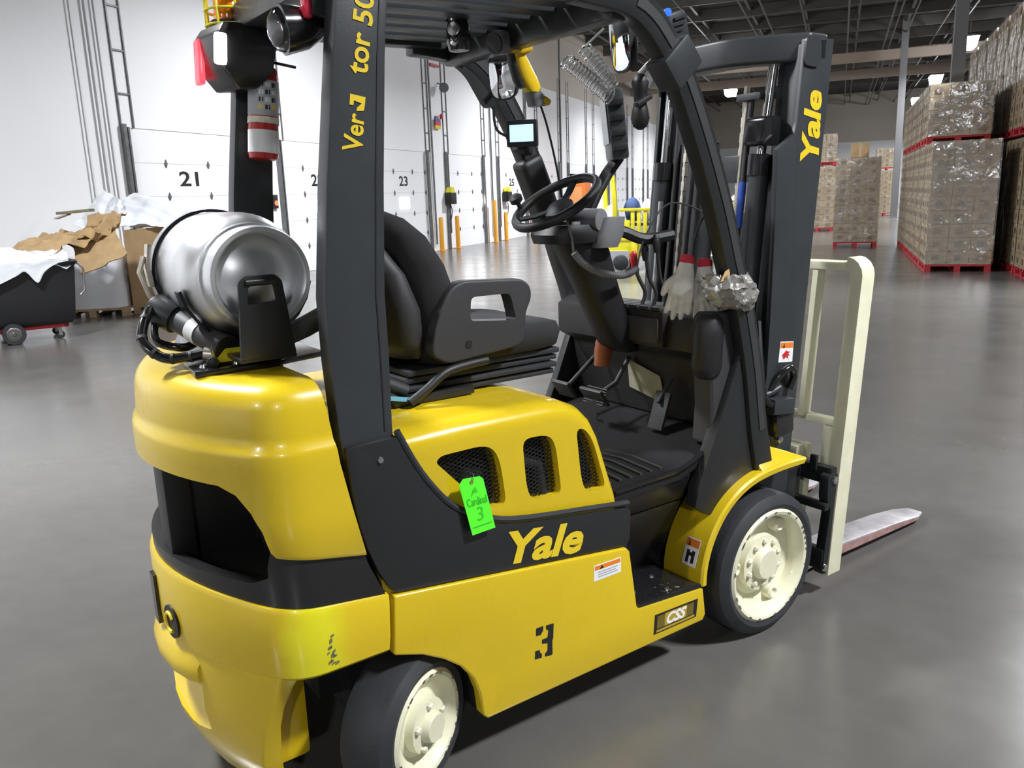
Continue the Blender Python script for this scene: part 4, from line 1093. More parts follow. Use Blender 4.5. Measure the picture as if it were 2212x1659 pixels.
# driver-side mirrors
def mirror(c, n, w, h, name='rear_view_mirror', convex=0.007):
    C0 = Vector(c); N = Vector(n).normalized()
    U = Vector((0, 0, 1)).cross(N).normalized(); V = N.cross(U)
    k = 24
    def ring(sc, d, e=3.2):
        out = []
        for i in range(k):
            a = 2*PI*i/k
            cc, ss = math.cos(a), math.sin(a)
            out.append(tuple(C0+U*w/2*sc*math.copysign(abs(cc)**(2/e), cc)+V*h/2*sc*math.copysign(abs(ss)**(2/e), ss)+N*d))
        return out
    m_ = put(name, loft([ring(0.7, -0.035), ring(0.95, -0.022), ring(1.02, 0.0), ring(1.02, 0.006), ring(0.95, 0.007)]), PLAD, T, smooth=50)
    put('mirror_glass', loft([ring(0.94, 0.0075), ring(0.7, 0.0075+convex*0.5), ring(0.35, 0.0075+convex*0.85), ring(0.05, 0.0075+convex)]), MIR, m_, smooth=80)
    return m_
ml = mirror((-0.54, 0.24, 1.965), (-0.82, -0.42, -0.12), 0.105, 0.155)
put('mirror_arm', tube([(-0.51, 0.25, 1.98), (-0.45, 0.33, 1.99), (-0.44, 0.40, 1.98)], 0.009, 8), PLAD, ml)
mr_ = mirror((-0.475, -0.285, 2.005), (-0.95, 0.12, -0.1), 0.10, 0.19)
put('mirror_arm', tube([(-0.45, -0.29, 2.03), (-0.44, -0.36, 2.04), (-0.46, -0.43, 2.0)], 0.009, 8), PLAD, mr_)
# small lit display on the left leg
dsp = put('display_unit', cbox((-0.395, 0.335, 1.785), (0.035, 0.115, 0.095), (0, 0, 0.75)), PLAD, T, bevel=0.006)
SCR = mat('lit_screen', (0.1, 0.3, 0.8), 0.3, emit=(0.35, 0.68, 1.0), estr=1.3)
Rd = Matrix.Rotation(0.75, 3, 'Z')
put('screen', xf(box(-0.0195, -0.018, -0.044, 0.044, -0.03, 0.03), (-0.395, 0.335, 1.785), Rd), SCR, dsp, smooth=0)
put('display_cable', tube(smooth_path([(-0.42, 0.36, 1.77), (-0.47, 0.39, 1.80), (-0.475, 0.40, 1.88), (-0.46, 0.40, 1.95)], 4), 0.005, 6), PLAD, dsp)
put('display_clamp', cbox((-0.36, 0.375, 1.76), (0.06, 0.06, 0.09), (0, 0.3, 0.4)), PLAD, dsp, bevel=0.008)
# vehicle terminal on its arm
TR_ = (0, -0.10, -0.62)
tm = put('vehicle_terminal', cbox((-0.20, 0.05, 1.79), (0.06, 0.20, 0.235), TR_), BLK2, T, bevel=0.012)
Rt = Matrix.Rotation(TR_[2], 3, 'Z') @ Matrix.Rotation(TR_[1], 3, 'Y')
put('terminal_screen', xf(box(-0.0345, -0.031, -0.085, 0.085, -0.06, 0.10), (-0.20, 0.05, 1.79), Rt), mat('dark_screen', (0.18, 0.2, 0.22), 0.15), tm, smooth=0)
for r in range(4):
    put('cooling_rib', xf(box(-0.025, 0.025, -0.112, -0.10, -0.09+0.05*r, -0.065+0.05*r), (-0.20, 0.05, 1.79), Rt), PLAD, tm, bevel=0.004)
put('terminal_arm', strip([(-0.20, 0.03, 1.68), (-0.25, 0.03, 1.63), (-0.31, 0.02, 1.565), (-0.36, 0.01, 1.50)], 0.05, 0.022), PLAD, tm, bevel=0.006)
# double-ended mount arm with its wing knob
ram = put('mount_arm', loft([rring(-0.315, -0.20, z, hx, hx, 14, 2.2) for z, hx in ((1.755, 0.008), (1.765, 0.022), (1.79, 0.030), (1.82, 0.024), (1.845, 0.019), (1.87, 0.023), (1.90, 0.028), (1.92, 0.02), (1.928, 0.006))]), PLAD, T, smooth=60)
put('wing_knob', cbox((-0.325, -0.225, 1.842), (0.07, 0.02, 0.018), (0, -0.45, 0)), PLAD, ram, bevel=0.006)
put('ball_stud', tube([(-0.315, -0.20, 1.925), (-0.30, -0.22, 1.95), (-0.33, -0.30, 1.96), (-0.38, -0.41, 1.93)], 0.010, 8), STL, ram)
# hanging reversing alarm under the roof
al = put('hanging_alarm', lathe([(0.0, 0), (0.03, 0.004), (0.038, 0.03), (0.036, 0.065), (0.026, 0.10), (0.012, 0.115), (0, 0.117)], (-0.865, 0.0, 1.985), n=18), GLB, T)
put('alarm_face', lathe([(0.02, 0), (0.018, 0.004), (0, 0.008)], (-0.895, -0.022, 2.045), (-0.8, -0.55, 0.1), n=14), STL, al)
put('alarm_lens', lathe([(0.013, 0), (0.012, 0.004), (0, 0.007)], (-0.897, -0.025, 2.01), (-0.8, -0.55, 0.0), n=14), CHR, al)
put('cable_tie', tube([(-0.865, 0.0, 2.09), (-0.86, 0.0, 2.13)], 0.004, 6), PLAD, al)
# blue-lamp on the front right corner of the roof
bl = put('spot_lamp', cbox((-0.385, -0.40, 2.02), (0.075, 0.07, 0.085), (0, -0.3, 0)), BLK2, T, bevel=0.01)
for k in range(4):
    put('cooling_fin', cbox((-0.405+0.006*k, -0.437, 1.99+0.018*k), (0.05, 0.008, 0.007), (0, -0.3, 0)), PLAD, bl, smooth=0)
put('blue_lens', lathe([(0.012, 0), (0.011, 0.006), (0, 0.009)], (-0.43, -0.43, 2.055), (-0.6, -0.7, 0.1), n=12), mat('blue_lens', (0.02, 0.08, 0.6), 0.2, emit=(0.05, 0.2, 1.0), estr=0.6), bl)

# ---- gas bottle bracket ------------------------------------------------------------------------
gb = empty('tank_bracket'); gb.parent = T; OFF[gb.name] = (0, 0, 0)
put('bracket_plate', prism([(-1.79, -0.24), (-1.78, -0.10), (-1.50, 0.28), (-1.44, 0.28), (-1.45, -0.20), (-1.62, -0.25)], 'z', 1.168, 1.182), GLB, gb, bevel=0.003)
put('bracket_riser', prism([(-1.73, 1.18), (-1.52, 1.18), (-1.55, 1.235), (-1.70, 1.235)], 'y', -0.2, 0.22), GLB, gb, bevel=0.005)
for s in (-1, 1):
    put('cradle', strip([(-1.62+0.165*math.cos(a), s*0.12-0.02, 1.39+0.165*math.sin(a)) for a in [PI*1.05+PI*0.9*k/10 for k in range(11)]], 0.04, 0.008), GLB, gb, smooth=30)
st = rpoly([(-1.700, 1.205), (-1.565, 1.205), (-1.585, 1.385), (-1.60, 1.40), (-1.672, 1.40), (-1.688, 1.385)], 0.008)
stop = put('tank_stop', prism(st, 'y', -0.312, -0.300), BLK, gb, bevel=0.002)
boolean(stop, prism(rpoly([(-1.673, 1.333), (-1.601, 1.338), (-1.606, 1.377), (-1.666, 1.376)], 0.006), 'y', -0.35, -0.25))
put('stop_handle', tube([(-1.672, -0.312, 1.386), (-1.602, -0.312, 1.386)], 0.008, 10), BLK, gb)
put('stop_foot', box(-1.70, -1.565, -0.31, -0.18, 1.198, 1.21), BLK, gb, bevel=0.003)
put('pivot_arm', strip([(-1.58, -0.18, 1.22), (-1.50, -0.20, 1.25), (-1.44, -0.25, 1.29), (-1.42, -0.36, 1.31)], 0.03, 0.05), BLK, gb, bevel=0.006)
for x, y in ((-1.755, -0.195), (-1.68, -0.205)):
    put('bracket_bolt', lathe([(0.012, 0), (0.010, 0.007), (0, 0.009)], (x, y, 1.182), n=10), CHR, gb)
put('bracket_decal', sticker([(-1.735, -0.202, 1.19), (-1.655, -0.202, 1.19), (-1.655, -0.202, 1.222), (-1.735, -0.202, 1.222)], (0, -1, 0), 0.001), YEL2, gb, smooth=0)
# strap with buckle round the tank
strap_p = [(-1.62+0.160*math.cos(a), 0.13, 1.39+0.160*math.sin(a)) for a in [-0.4+3.9*k/40 for k in range(41)]]
put('tank_strap', strip(strap_p, 0.045, 0.004), STL, gb, smooth=30)
put('strap_edge', strip([(p[0], 0.105, p[2]) for p in strap_p], 0.006, 0.008), PLAD, gb, smooth=30)
put('strap_buckle', strip([(-1.79, 0.10, 1.36), (-1.795, 0.10, 1.41), (-1.785, 0.10, 1.47)], 0.035, 0.012), ZNC, gb, bevel=0.003)
put('buckle_lever', tube([(-1.80, 0.10, 1.44), (-1.815, 0.10, 1.40), (-1.80, 0.09, 1.34), (-1.78, 0.09, 1.31)], 0.007, 8), ZNC, gb)
# regulator and fuel hose
rg_ = put('gas_regulator', cyl((-1.765, 0.02, 1.285), (-1.70, -0.19, 1.222), 0.031, 18), PLA, gb, bevel=0.004)
put('regulator_cap', cyl((-1.703, -0.18, 1.225), (-1.697, -0.20, 1.219), 0.035, 18), PLAD, gb, bevel=0.004)
put('regulator_band', cyl((-1.738, -0.07, 1.258), (-1.727, -0.105, 1.248), 0.0325, 18), WHT, gb)
put('regulator_body', cyl((-1.80, 0.05, 1.31), (-1.76, 0.0, 1.28), 0.04, 16), BLK2, gb, bevel=0.004)
hp = smooth_path([(-1.78, 0.06, 1.325), (-1.83, 0.0, 1.30), (-1.86, -0.06, 1.245), (-1.83, -0.11, 1.205), (-1.78, -0.14, 1.203), (-1.735, -0.165, 1.21)], 8)
put('fuel_hose', tube(hp, 0.0125, 10), GLB, gb)
for k in range(3, len(hp)-2, 3):
    put('hose_clip', tube([hp[k], hp[k+1]], 0.0138, 10), PLA, gb) if k % 2 else None
put('fuel_hose', tube(smooth_path([(-1.80, 0.05, 1.29), (-1.82, -0.02, 1.235), (-1.77, -0.06, 1.215), (-1.72, -0.02, 1.22)], 6), 0.011, 10), GLB, gb)
put('hose_fitting', cyl((-1.745, -0.165, 1.21), (-1.715, -0.18, 1.205), 0.017, 10), ZNC, gb)
put('drain_knob', lathe([(0.0, 0), (0.014, 0.003), (0.014, 0.02), (0, 0.024)], (-1.735, -0.20, 1.193), (-0.3, -1, 0), 12), PLAD, gb)

# ---- the gas tank itself -------------------------------------------------------------------------
tk = truck_thing('propane_tank', (-1.62, 0, 1.235), 'silver aluminium propane tank lying across the yellow counterweight', 'gas tank')
C0 = (-1.62, 0, 1.39)
put('tank_body', lathe([(0.0, -0.262), (0.04, -0.257), (0.075, -0.243), (0.105, -0.222), (0.13, -0.20), (0.148, -0.165), (0.154, -0.13), (0.155, -0.10), (0.155, 0.12), (0.154, 0.15), (0.148, 0.185), (0.13, 0.22), (0.10, 0.242), (0.06, 0.252), (0, 0.255)], C0, (0, 1, 0), 48), ALU, tk, smooth=60)
put('foot_ring', lathe([(0.122, -0.20), (0.124, -0.262), (0.120, -0.275), (0.110, -0.275), (0.104, -0.266), (0.104, -0.20)], C0, (0, 1, 0), 48, cap=False), ALU, tk, smooth=50)
put('weld_bead', tube([(C0[0]+0.125*math.cos(2*PI*i/48), -0.207+0.002*math.sin(i*9), C0[2]+0.125*math.sin(2*PI*i/48)) for i in range(48)], 0.006, 6, closed=True), ALU, tk)
put('valve_collar', lathe([(0.10, 0.23), (0.10, 0.33), (0.092, 0.33), (0.092, 0.23)], C0, (0, 1, 0), 32, cap=False), ALU, tk)
put('valve', cyl((-1.62, 0.25, 1.39), (-1.62, 0.32, 1.39), 0.025, 12), ZNC, tk)
# ================================================================ lettering and decals on the truck
OUT = (0, -1, 0)
cowlR = [o for o in T.children if o.name.startswith('lower_cowl')][0]
sideR = [o for o in T.children if o.name.startswith('side_panel')][0]
legR = [o for o in T.children if o.name.startswith('guard_rear_leg')][1]
mastR = [o for o in T.children if o.name.startswith('mast_rail')][0]
put('lettering', letters('Yale', [(-1.0942, -0.4935, 0.5765), (-0.8311, -0.4935, 0.54), (-0.8221, -0.4935, 0.6356), (-1.09, -0.4935, 0.6727)], OUT, shear=0.25, fat=0.035), YPR, cowlR, smooth=0)
put('lettering', letters('Yale', [(0.3739, -0.3855, 1.646), (0.3768, -0.3855, 1.883), (0.2829, -0.3855, 1.8791), (0.2657, -0.3855, 1.6433)], OUT, shear=0.2, fat=0.035), YPR, mastR, smooth=0)
put('lettering', letters('Ver', [(-1.4335, -0.4805, 1.6713), (-1.4235, -0.4805, 1.7483), (-1.4651, -0.4805, 1.7493), (-1.4841, -0.4805, 1.6711)], OUT, shear=0.2, fat=0.02), YPR, legR, smooth=0)
put('worn_letter', flat([(x, -0.4805, z) for x, z in ((-1.4544, 1.7888), (-1.458, 1.7659), (-1.4489, 1.7651), (-1.4464, 1.775), (-1.4286, 1.769), (-1.4407, 1.7599), (-1.4425, 1.7532), (-1.4248, 1.7537), (-1.421, 1.7671), (-1.4182, 1.7826))], OUT, 0.001), YPR, legR, smooth=0)
put('lettering', letters('tor', [(-1.4084, -0.4805, 1.8322), (-1.394, -0.4805, 1.9184), (-1.435, -0.4805, 1.9173), (-1.4545, -0.4805, 1.8309)], OUT, shear=0.2, fat=0.02), YPR, legR, smooth=0)
put('lettering', letters('50', [(-1.3893, -0.4805, 1.9305), (-1.3787, -0.4805, 2.0015), (-1.4261, -0.4805, 1.9956), (-1.4388, -0.4805, 1.9307)], OUT, shear=0.2, fat=0.02), YPR, legR, smooth=0)
# stencilled 3
for poly in ([(-1.0115, 0.3601), (-0.9867, 0.3598), (-0.9872, 0.3459), (-0.9964, 0.3351), (-1.0131, 0.3369)],
             [(-0.9763, 0.3575), (-0.9488, 0.355), (-0.9518, 0.3092), (-0.9553, 0.3034), (-0.9557, 0.2606), (-0.9599, 0.2579), (-0.9827, 0.2614), (-0.9832, 0.2695), (-0.9732, 0.2786), (-0.9725, 0.3004), (-0.9926, 0.3056), (-0.9922, 0.3181), (-0.9727, 0.3182), (-0.968, 0.3391), (-0.976, 0.3448)],
             [(-1.0171, 0.2906), (-1.0012, 0.2889), (-1.0007, 0.2803), (-0.9944, 0.2751), (-0.9948, 0.2624), (-1.0196, 0.2661)]):
    put('stencil_stroke', sticker([(x, -0.5002, z) for x, z in poly], OUT, 0.0008), BPR, sideR, smooth=0)
# CSS badge
qb = [(-0.5469, -0.5002, 0.175), (-0.3514, -0.5002, 0.1732), (-0.3437, -0.5002, 0.2347), (-0.541, -0.5002, 0.2412)]
put('badge', sticker(qb, OUT, 0.0016), BPR, sideR, smooth=0)
gold = mat('gold_print', (0.42, 0.30, 0.03), 0.5)
for u in [0.06+0.022*k for k in range(8)]+[0.74+0.022*k for k in range(8)]:
    put('badge_line', flat([(p[0], p[1]-0.0018, p[2]) for p in sub(qb, u, u+0.008, 0.24, 0.9)], OUT, 0.0004), gold, sideR, smooth=0)
put('badge_field', flat([(p[0], p[1]-0.0018, p[2]) for p in sub(qb, 0.23, 0.74, 0.24, 0.92)], OUT, 0.0003), gold, sideR, smooth=0)
put('badge_text', letters('CSS', [(p[0], p[1]-0.002, p[2]) for p in sub(qb, 0.27, 0.73, 0.27, 0.88)], OUT, shear=0.25, fat=0.04, up=0.0008), WHT, sideR, smooth=0)
put('badge_small_print', flat([(p[0], p[1]-0.0018, p[2]) for p in sub(qb, 0.05, 0.95, 0.06, 0.18)], OUT, 0.0004), gold, sideR, smooth=0)
# warning labels
def warning(q, nrm, par, picto=None):
    N = Vector(nrm).normalized()
    off = lambda qq, d: [tuple(Vector(p)+N*d) for p in qq]
    put('warning_label', sticker(q, nrm, 0.001), WHT, par, smooth=0)
    put('label_header', flat(off(sub(q, 0.03, 0.97, 0.68, 0.95), 0.001), nrm, 0.0004), ORG, par, smooth=0)
    A = sub(q, 0.20, 0.36, 0.70, 0.93)
    put('label_sign', flat(off([A[0], A[1], tuple((Vector(A[2])+Vector(A[3]))/2)], 0.0016), nrm, 0.0003), BPR, par, smooth=0)
    if picto is None:
        for k in range(3):
            put('label_print', flat(off(sub(q, 0.14, 0.88-0.08*(k % 2), 0.48-0.15*k, 0.55-0.15*k), 0.001), nrm, 0.0004), GREYP, par, smooth=0)
    elif picto == 'hand':
        put('label_print', flat(off([sub(q, a, a, b_, b_)[0] for a, b_ in ((0.2, 0.34), (0.5, 0.58), (0.62, 0.5), (0.8, 0.52), (0.66, 0.40), (0.82, 0.3), (0.62, 0.3), (0.72, 0.14), (0.5, 0.24), (0.35, 0.12))], 0.001), nrm, 0.0004), REDM, par, smooth=0)
    else:
        for a, b_, c, d in ((0.2, 0.42, 0.1, 0.55), (0.58, 0.8, 0.1, 0.55), (0.36, 0.64, 0.35, 0.48)):
            put('label_print', flat(off(sub(q, a, b_, c, d), 0.001), nrm, 0.0004), BPR, par, smooth=0)
warning([(-0.7944, -0.5002, 0.4359), (-0.6869, -0.5002, 0.4358), (-0.6865, -0.5002, 0.4842), (-0.7935, -0.5002, 0.486)], OUT, sideR)
warning([(0.1892, -0.3852, 0.9426), (0.2698, -0.3852, 0.9345), (0.2731, -0.3852, 1.0098), (0.198, -0.3852, 1.0177)], OUT, mastR, 'hand')
fr = [o for o in T.children if o.name.startswith('front_fender')][0]
nfr = Vector((-0.96, 0, 0.28)).normalized()
qf = [tuple(Vector(p)+nfr*0.019) for p in ((-0.313, -0.415, 0.325), (-0.313, -0.475, 0.325), (-0.283, -0.475, 0.415), (-0.283, -0.415, 0.415))]
warning(qf, tuple(nfr), fr, 'boots')

# ================================================================ things hanging on the truck
# neon green auction tag
tg = truck_thing('hang_tag', (-1.19, -0.50, 0.70), 'neon green numbered hang tag on the forklift grille', 'tag')
tq = [(-1.2162, -0.512, 0.7034), (-1.1442, -0.512, 0.7067), (-1.1698, -0.503, 0.8457), (-1.1791, -0.502, 0.8547), (-1.23, -0.502, 0.8585), (-1.244, -0.503, 0.8449)]
put('card', sticker(tq, OUT, 0.0015), GRN, tg, smooth=0)
def onT(u, v, d=0.002):
    A, B, C_, D = Vector(tq[0]), Vector(tq[1]), Vector((-1.168, -0.5025, 0.855)), Vector((-1.244, -0.5025, 0.855))
    p = (A*(1-u)+B*u)*(1-v)+(D*(1-u)+C_*u)*v
    return (p.x, p.y-d, p.z)
put('number', letters('3', [onT(0.36, 0.22), onT(0.66, 0.22), onT(0.66, 0.47), onT(0.36, 0.47)], OUT, shear=0.15, up=0.0005), DGRN, tg, smooth=0)
put('printed_name', letters('Cardinal', [onT(0.10, 0.51), onT(0.92, 0.51), onT(0.92, 0.66), onT(0.10, 0.66)], OUT, fat=0.015, up=0.0005), DGRN, tg, smooth=0)
put('printed_mark', flat([onT(0.30, 0.67), onT(0.46, 0.80), onT(0.56, 0.84), onT(0.62, 0.74), onT(0.48, 0.74)], OUT, 0.0005), DGRN, tg, smooth=0)
put('ruled_line', flat([onT(0.1, 0.12), onT(0.9, 0.12), onT(0.9, 0.14), onT(0.1, 0.14)], OUT, 0.0005), DGRN, tg, smooth=0)
put('eyelet', lathe([(0.006, 0), (0.0035, 0.0008)], onT(0.47, 0.93), OUT, 12, cap=False), mat('brown_eyelet', (0.30, 0.14, 0.06), 0.5), tg)
put('wire_tie', tube(smooth_path([onT(0.47, 0.93), (-1.200, -0.507, 0.862), (-1.196, -0.47, 0.868), (-1.19, -0.45, 0.86)], 4), 0.0012, 6), STL, tg)

# fire extinguisher on the left rear leg
EX = (-1.392, 0.288, 1.69)
ex = truck_thing('fire_extinguisher', EX, 'red fire extinguisher with printed label strapped to the far rear guard leg', 'fire extinguisher')
lean = (0.10, 0.0, 1.0)
def exl(prof, n=28, cap=True): return lathe(prof, EX, lean, n, cap)
put('cylinder', exl([(0.030, 0), (0.041, 0.004), (0.044, 0.016), (0.044, 0.235), (0.040, 0.258), (0.028, 0.273), (0.014, 0.28), (0, 0.28)]), RED, ex, smooth=40)
put('instruction_label', exl([(0.0446, 0.125), (0.0446, 0.225)], cap=False), GREYP, ex)
put('lower_label', exl([(0.0446, 0.02), (0.0446, 0.085)], cap=False), WHT, ex)
put('belt', exl([(0.0455, 0.104), (0.0455, 0.122)], cap=False), CRMW, ex)
for r in range(4):
    for c_ in range(3):
        a = -2.2+0.42*c_
        h = 0.142+0.021*r
        q = []
        for aa, hh in ((a, h), (a+0.30, h), (a+0.30, h+0.013), (a, h+0.013)):
            q.append((0.0449*math.cos(aa), 0.0449*math.sin(aa), hh))
        g = xf((q, [(0, 1, 2, 3)]), EX, axis_rot(lean))
        put('label_print', g, BPR if (r+c_) % 2 else WHT if r else YPR, ex, smooth=0)
put('valve_head', exl([(0.014, 0.278), (0.016, 0.30), (0.012, 0.31), (0, 0.312)], 14), BLK2, ex)
top = Vector(EX)+Vector(lean).normalized()*0.30
put('carry_lever', strip([tuple(top), tuple(top+Vector((0.03, -0.06, 0.012))), tuple(top+Vector((0.05, -0.10, 0.0)))], 0.012, 0.004, (1, 0.5, 0)), STL, ex, smooth=0)
put('squeeze_lever', tube([tuple(top+Vector((0, 0, -0.015))), tuple(top+Vector((0.055, -0.10, -0.045)))], 0.004, 8), PLAD, ex)
put('nozzle', tube([tuple(top), tuple(top+Vector((-0.02, -0.03, 0.015))), tuple(top+Vector((-0.03, -0.06, 0.012)))], 0.007, 8), PLAD, ex)

# hand-held scanner slung from the roof bars
SCN = (-0.545, 0.10, 1.87)
scn = truck_thing('barcode_scanner', SCN, 'yellow and grey hand scanner slung on straps under the forklift roof', 'barcode scanner')
put('scanner_head', cyl((-0.70, 0.05, 2.03), (-0.55, 0.09, 2.065), 0.037, 20), LGP, scn, bevel=0.006)
put('scan_window', cyl((-0.705, 0.0487, 2.0288), (-0.698, 0.0505, 2.0305), 0.031, 18), BPR, scn)
put('head_trim', loft([rring(-0.605, 0.07, 2.008, 0.04, 0.028, 12, 2.5), rring(-0.60, 0.07, 2.02, 0.055, 0.034, 12, 2.5), rring(-0.595, 0.07, 2.04, 0.05, 0.032, 12, 2.5)]), mat('scanner_yellow', (0.78, 0.52, 0.01), 0.35, coat=0.2), scn, smooth=50)
SY_ = bpy.data.materials['scanner_yellow']
put('grip', loft([rring(x, 0.08, z, a, 0.026, 14, 2.6) for x, z, a in ((-0.60, 2.03, 0.024), (-0.588, 2.0, 0.024), (-0.574, 1.97, 0.032), (-0.555, 1.935, 0.036), (-0.54, 1.905, 0.034), (-0.535, 1.893, 0.024))]), SY_, scn, smooth=50)
put('trigger', cbox((-0.555, 0.10, 1.985), (0.02, 0.022, 0.03), (0, -0.5, 0)), PLA, scn, bevel=0.006)
put('grip_back', loft([rring(x, 0.085, z, a, 0.018, 12, 2.6) for x, z, a in ((-0.615, 2.01, 0.012), (-0.60, 1.97, 0.02), (-0.585, 1.93, 0.022), (-0.575, 1.905, 0.015))]), PLAD, scn, smooth=50)
put('grip_butt', loft([rring(x, 0.085, z, a, 0.030, 14, 2.6) for x, z, a in ((-0.535, 1.898, 0.024), (-0.522, 1.885, 0.033), (-0.515, 1.868, 0.034), (-0.52, 1.85, 0.02))]), LGP, scn, smooth=50)
put('butt_accent', cbox((-0.495, 0.07, 1.866), (0.03, 0.04, 0.02), (0, 0.5, 0)), SY_, scn, bevel=0.005)
for s in (-1, 1):
    put('sling_strap', strip([(-0.585+0.012*s, 0.105, 2.07), (-0.583, 0.105, 2.12)], 0.004, 0.01), STL, scn, smooth=0)
put('scanner_cable', tube(smooth_path([(-0.50, 0.09, 1.865), (-0.47, 0.09, 1.79), (-0.43, 0.095, 1.66), (-0.405, 0.10, 1.55)], 5), 0.004, 6), PLAD, scn)

# clear coiled cord
cc = truck_thing('coil_cord', (-0.39, -0.05, 1.89), 'clear plastic coiled cord hanging beside the right mirror of the forklift', 'cord')
CLR = mat('clear_vinyl', (0.92, 0.94, 0.96), 0.08, trans=0.9)
for nm, a, b_, r, tn in (('coil', (-0.475, -0.02, 1.985), (-0.315, -0.06, 1.87), 0.024, 15), ('coil', (-0.445, -0.08, 2.015), (-0.33, -0.09, 1.90), 0.022, 11)):
    A, B = Vector(a), Vector(b_)
    put(nm, tube(helix((B-A).length, r, tn, a, tuple(B-A), 12), 0.0035, 6), CLR, cc)
put('end_loop', tube(smooth_path([(-0.445, -0.08, 2.015), (-0.40, -0.085, 2.05), (-0.37, -0.09, 2.075)], 4), 0.004, 6), CLR, cc)

# work gloves hung up by their cuffs
GLV = mat('grey_white_knit', (0.62, 0.60, 0.56), 0.85, bump=0.3, bscale=400, var=0.12, vscale=30)
GCU = mat('red_knit_cuff', (0.55, 0.03, 0.06), 0.8, bump=0.3, bscale=500)
def glove(base, rz, lean_, sc, thumb):
    Rg = Matrix.Rotation(rz, 3, 'Z') @ Matrix.Rotation(lean_, 3, 'Y')
    P = lambda x, y, z: tuple(Rg @ Vector((x*sc, y*sc, z*sc))+Vector(base))
    gs = [loft([[P(*q) for q in rring(0, 0, z, hx, hy, 14, 2.4)] for z, hx, hy in ((0.0, 0.022, 0.012), (-0.02, 0.026, 0.014), (-0.05, 0.034, 0.015), (-0.085, 0.040, 0.015), (-0.11, 0.040, 0.013), (-0.12, 0.034, 0.010))])]
    for x0, x1, ln, cv in ((-0.030, -0.040, 0.065, 0.014), (-0.010, -0.014, 0.085, 0.018), (0.011, 0.012, 0.08, 0.016), (0.030, 0.034, 0.06, 0.010)):
        gs.append(tube(smooth_path([P(x0, 0, -0.10), P((x0+x1)/2, cv*0.5, -0.115-ln*0.5), P(x1, cv, -0.115-ln)], 4), [0.0105*sc, 0.0105*sc, 0.0103*sc, 0.010*sc, 0.010*sc, 0.0098*sc, 0.0094*sc, 0.0085*sc, 0.005*sc], 10))
    gs.append(tube(smooth_path([P(thumb*0.025, 0, -0.055), P(thumb*0.050, 0.008, -0.085), P(thumb*0.058, 0.012, -0.125)], 4), [0.012*sc]*5+[0.0115*sc, 0.011*sc, 0.010*sc, 0.006*sc], 10))
    cuff = loft([[P(*q) for q in rring(0, 0, z, hx, hy, 14, 2.4)] for z, hx, hy in ((0.02, 0.018, 0.010), (0.012, 0.024, 0.0145), (0.0, 0.0245, 0.0145), (-0.006, 0.0235, 0.0135))])
    return join(*gs), cuff
def remesh(ob, vox):
    m = ob.modifiers.new('r', 'REMESH'); m.mode = 'VOXEL'; m.voxel_size = vox
    m2 = ob.modifiers.new('s', 'SMOOTH'); m2.iterations = 4; m2.factor = 0.5
    bpy.context.view_layer.update()
    me = bpy.data.meshes.new_from_object(ob.evaluated_get(bpy.context.evaluated_depsgraph_get()))
    old = ob.data; ob.modifiers.clear(); ob.data = me; me.name = old.name
    bpy.data.meshes.remove(old)
    me.shade_smooth()
for i, (bs, rz, ln, th, lab) in enumerate((((-0.262, -0.36, 1.338), -0.75, 0.16, -1, 'grey-white work glove with a red cuff, the one hanging nearer the levers'),
                                          ((-0.198, -0.376, 1.322), -0.95, -0.06, 1, 'grey-white work glove with a red cuff, the one hanging nearer the guard leg'))):
    gv = truck_thing('work_glove', (bs[0], bs[1], bs[2]-0.19), lab, 'glove', 'work gloves hung in the forklift')
    body, cuff = glove(bs, rz, ln, 1.0, th)
    hb = put('hand', body, GLV, gv, smooth=80)
    remesh(hb, 0.0035)
    put('cuff', cuff, GCU, gv, smooth=60)
put('glove_hook', tube(smooth_path([(-0.235, -0.36, 1.34), (-0.23, -0.36, 1.40), (-0.215, -0.38, 1.47), (-0.20, -0.42, 1.50)], 4), 0.004, 6), PLAD, T)

# crumpled film round the front leg
FILM = mat('crumpled_film', (0.55, 0.53, 0.48), 0.2, spec=0.8, trans=0.6, bump=0.6, bscale=60)
rnd = random.Random(3)
wr = truck_thing('plastic_wrap', (-0.15, -0.45, 1.15), 'crumpled clear plastic wrapped round the front guard leg beside the gloves', 'plastic wrap')
def crumple_ring(c, rad, h, n=30, m=10, amp=0.008):
    rings = []
    for j in range(m):
        t = j/(m-1)
        z = c[2]-h/2+h*t
        k = 0.80+0.35*math.sin(PI*t)
        rings.append([(c[0]+rad[0]*k*math.cos(2*PI*i/n)+rnd.uniform(-amp, amp)-0.035*(t-0.5), c[1]+rad[1]*k*math.sin(2*PI*i/n)+rnd.uniform(-amp, amp), z+rnd.uniform(-0.006, 0.006)) for i in range(n)])
    return loft(rings, cap=False)
put('film', crumple_ring((-0.145, -0.455, 1.235), (0.075, 0.055), 0.115), FILM, wr, smooth=30)
put('film_tail', crumple_ring((-0.215, -0.44, 1.245), (0.035, 0.035), 0.10, 20, 8, 0.010), FILM, wr, smooth=30)
put('brown_card', sticker([(-0.235, -0.475, 1.275), (-0.195, -0.475, 1.278), (-0.19, -0.475, 1.315), (-0.215, -0.475, 1.305)], OUT, 0.002), mat('kraft_scrap', (0.55, 0.38, 0.17), 0.8), wr, smooth=0)
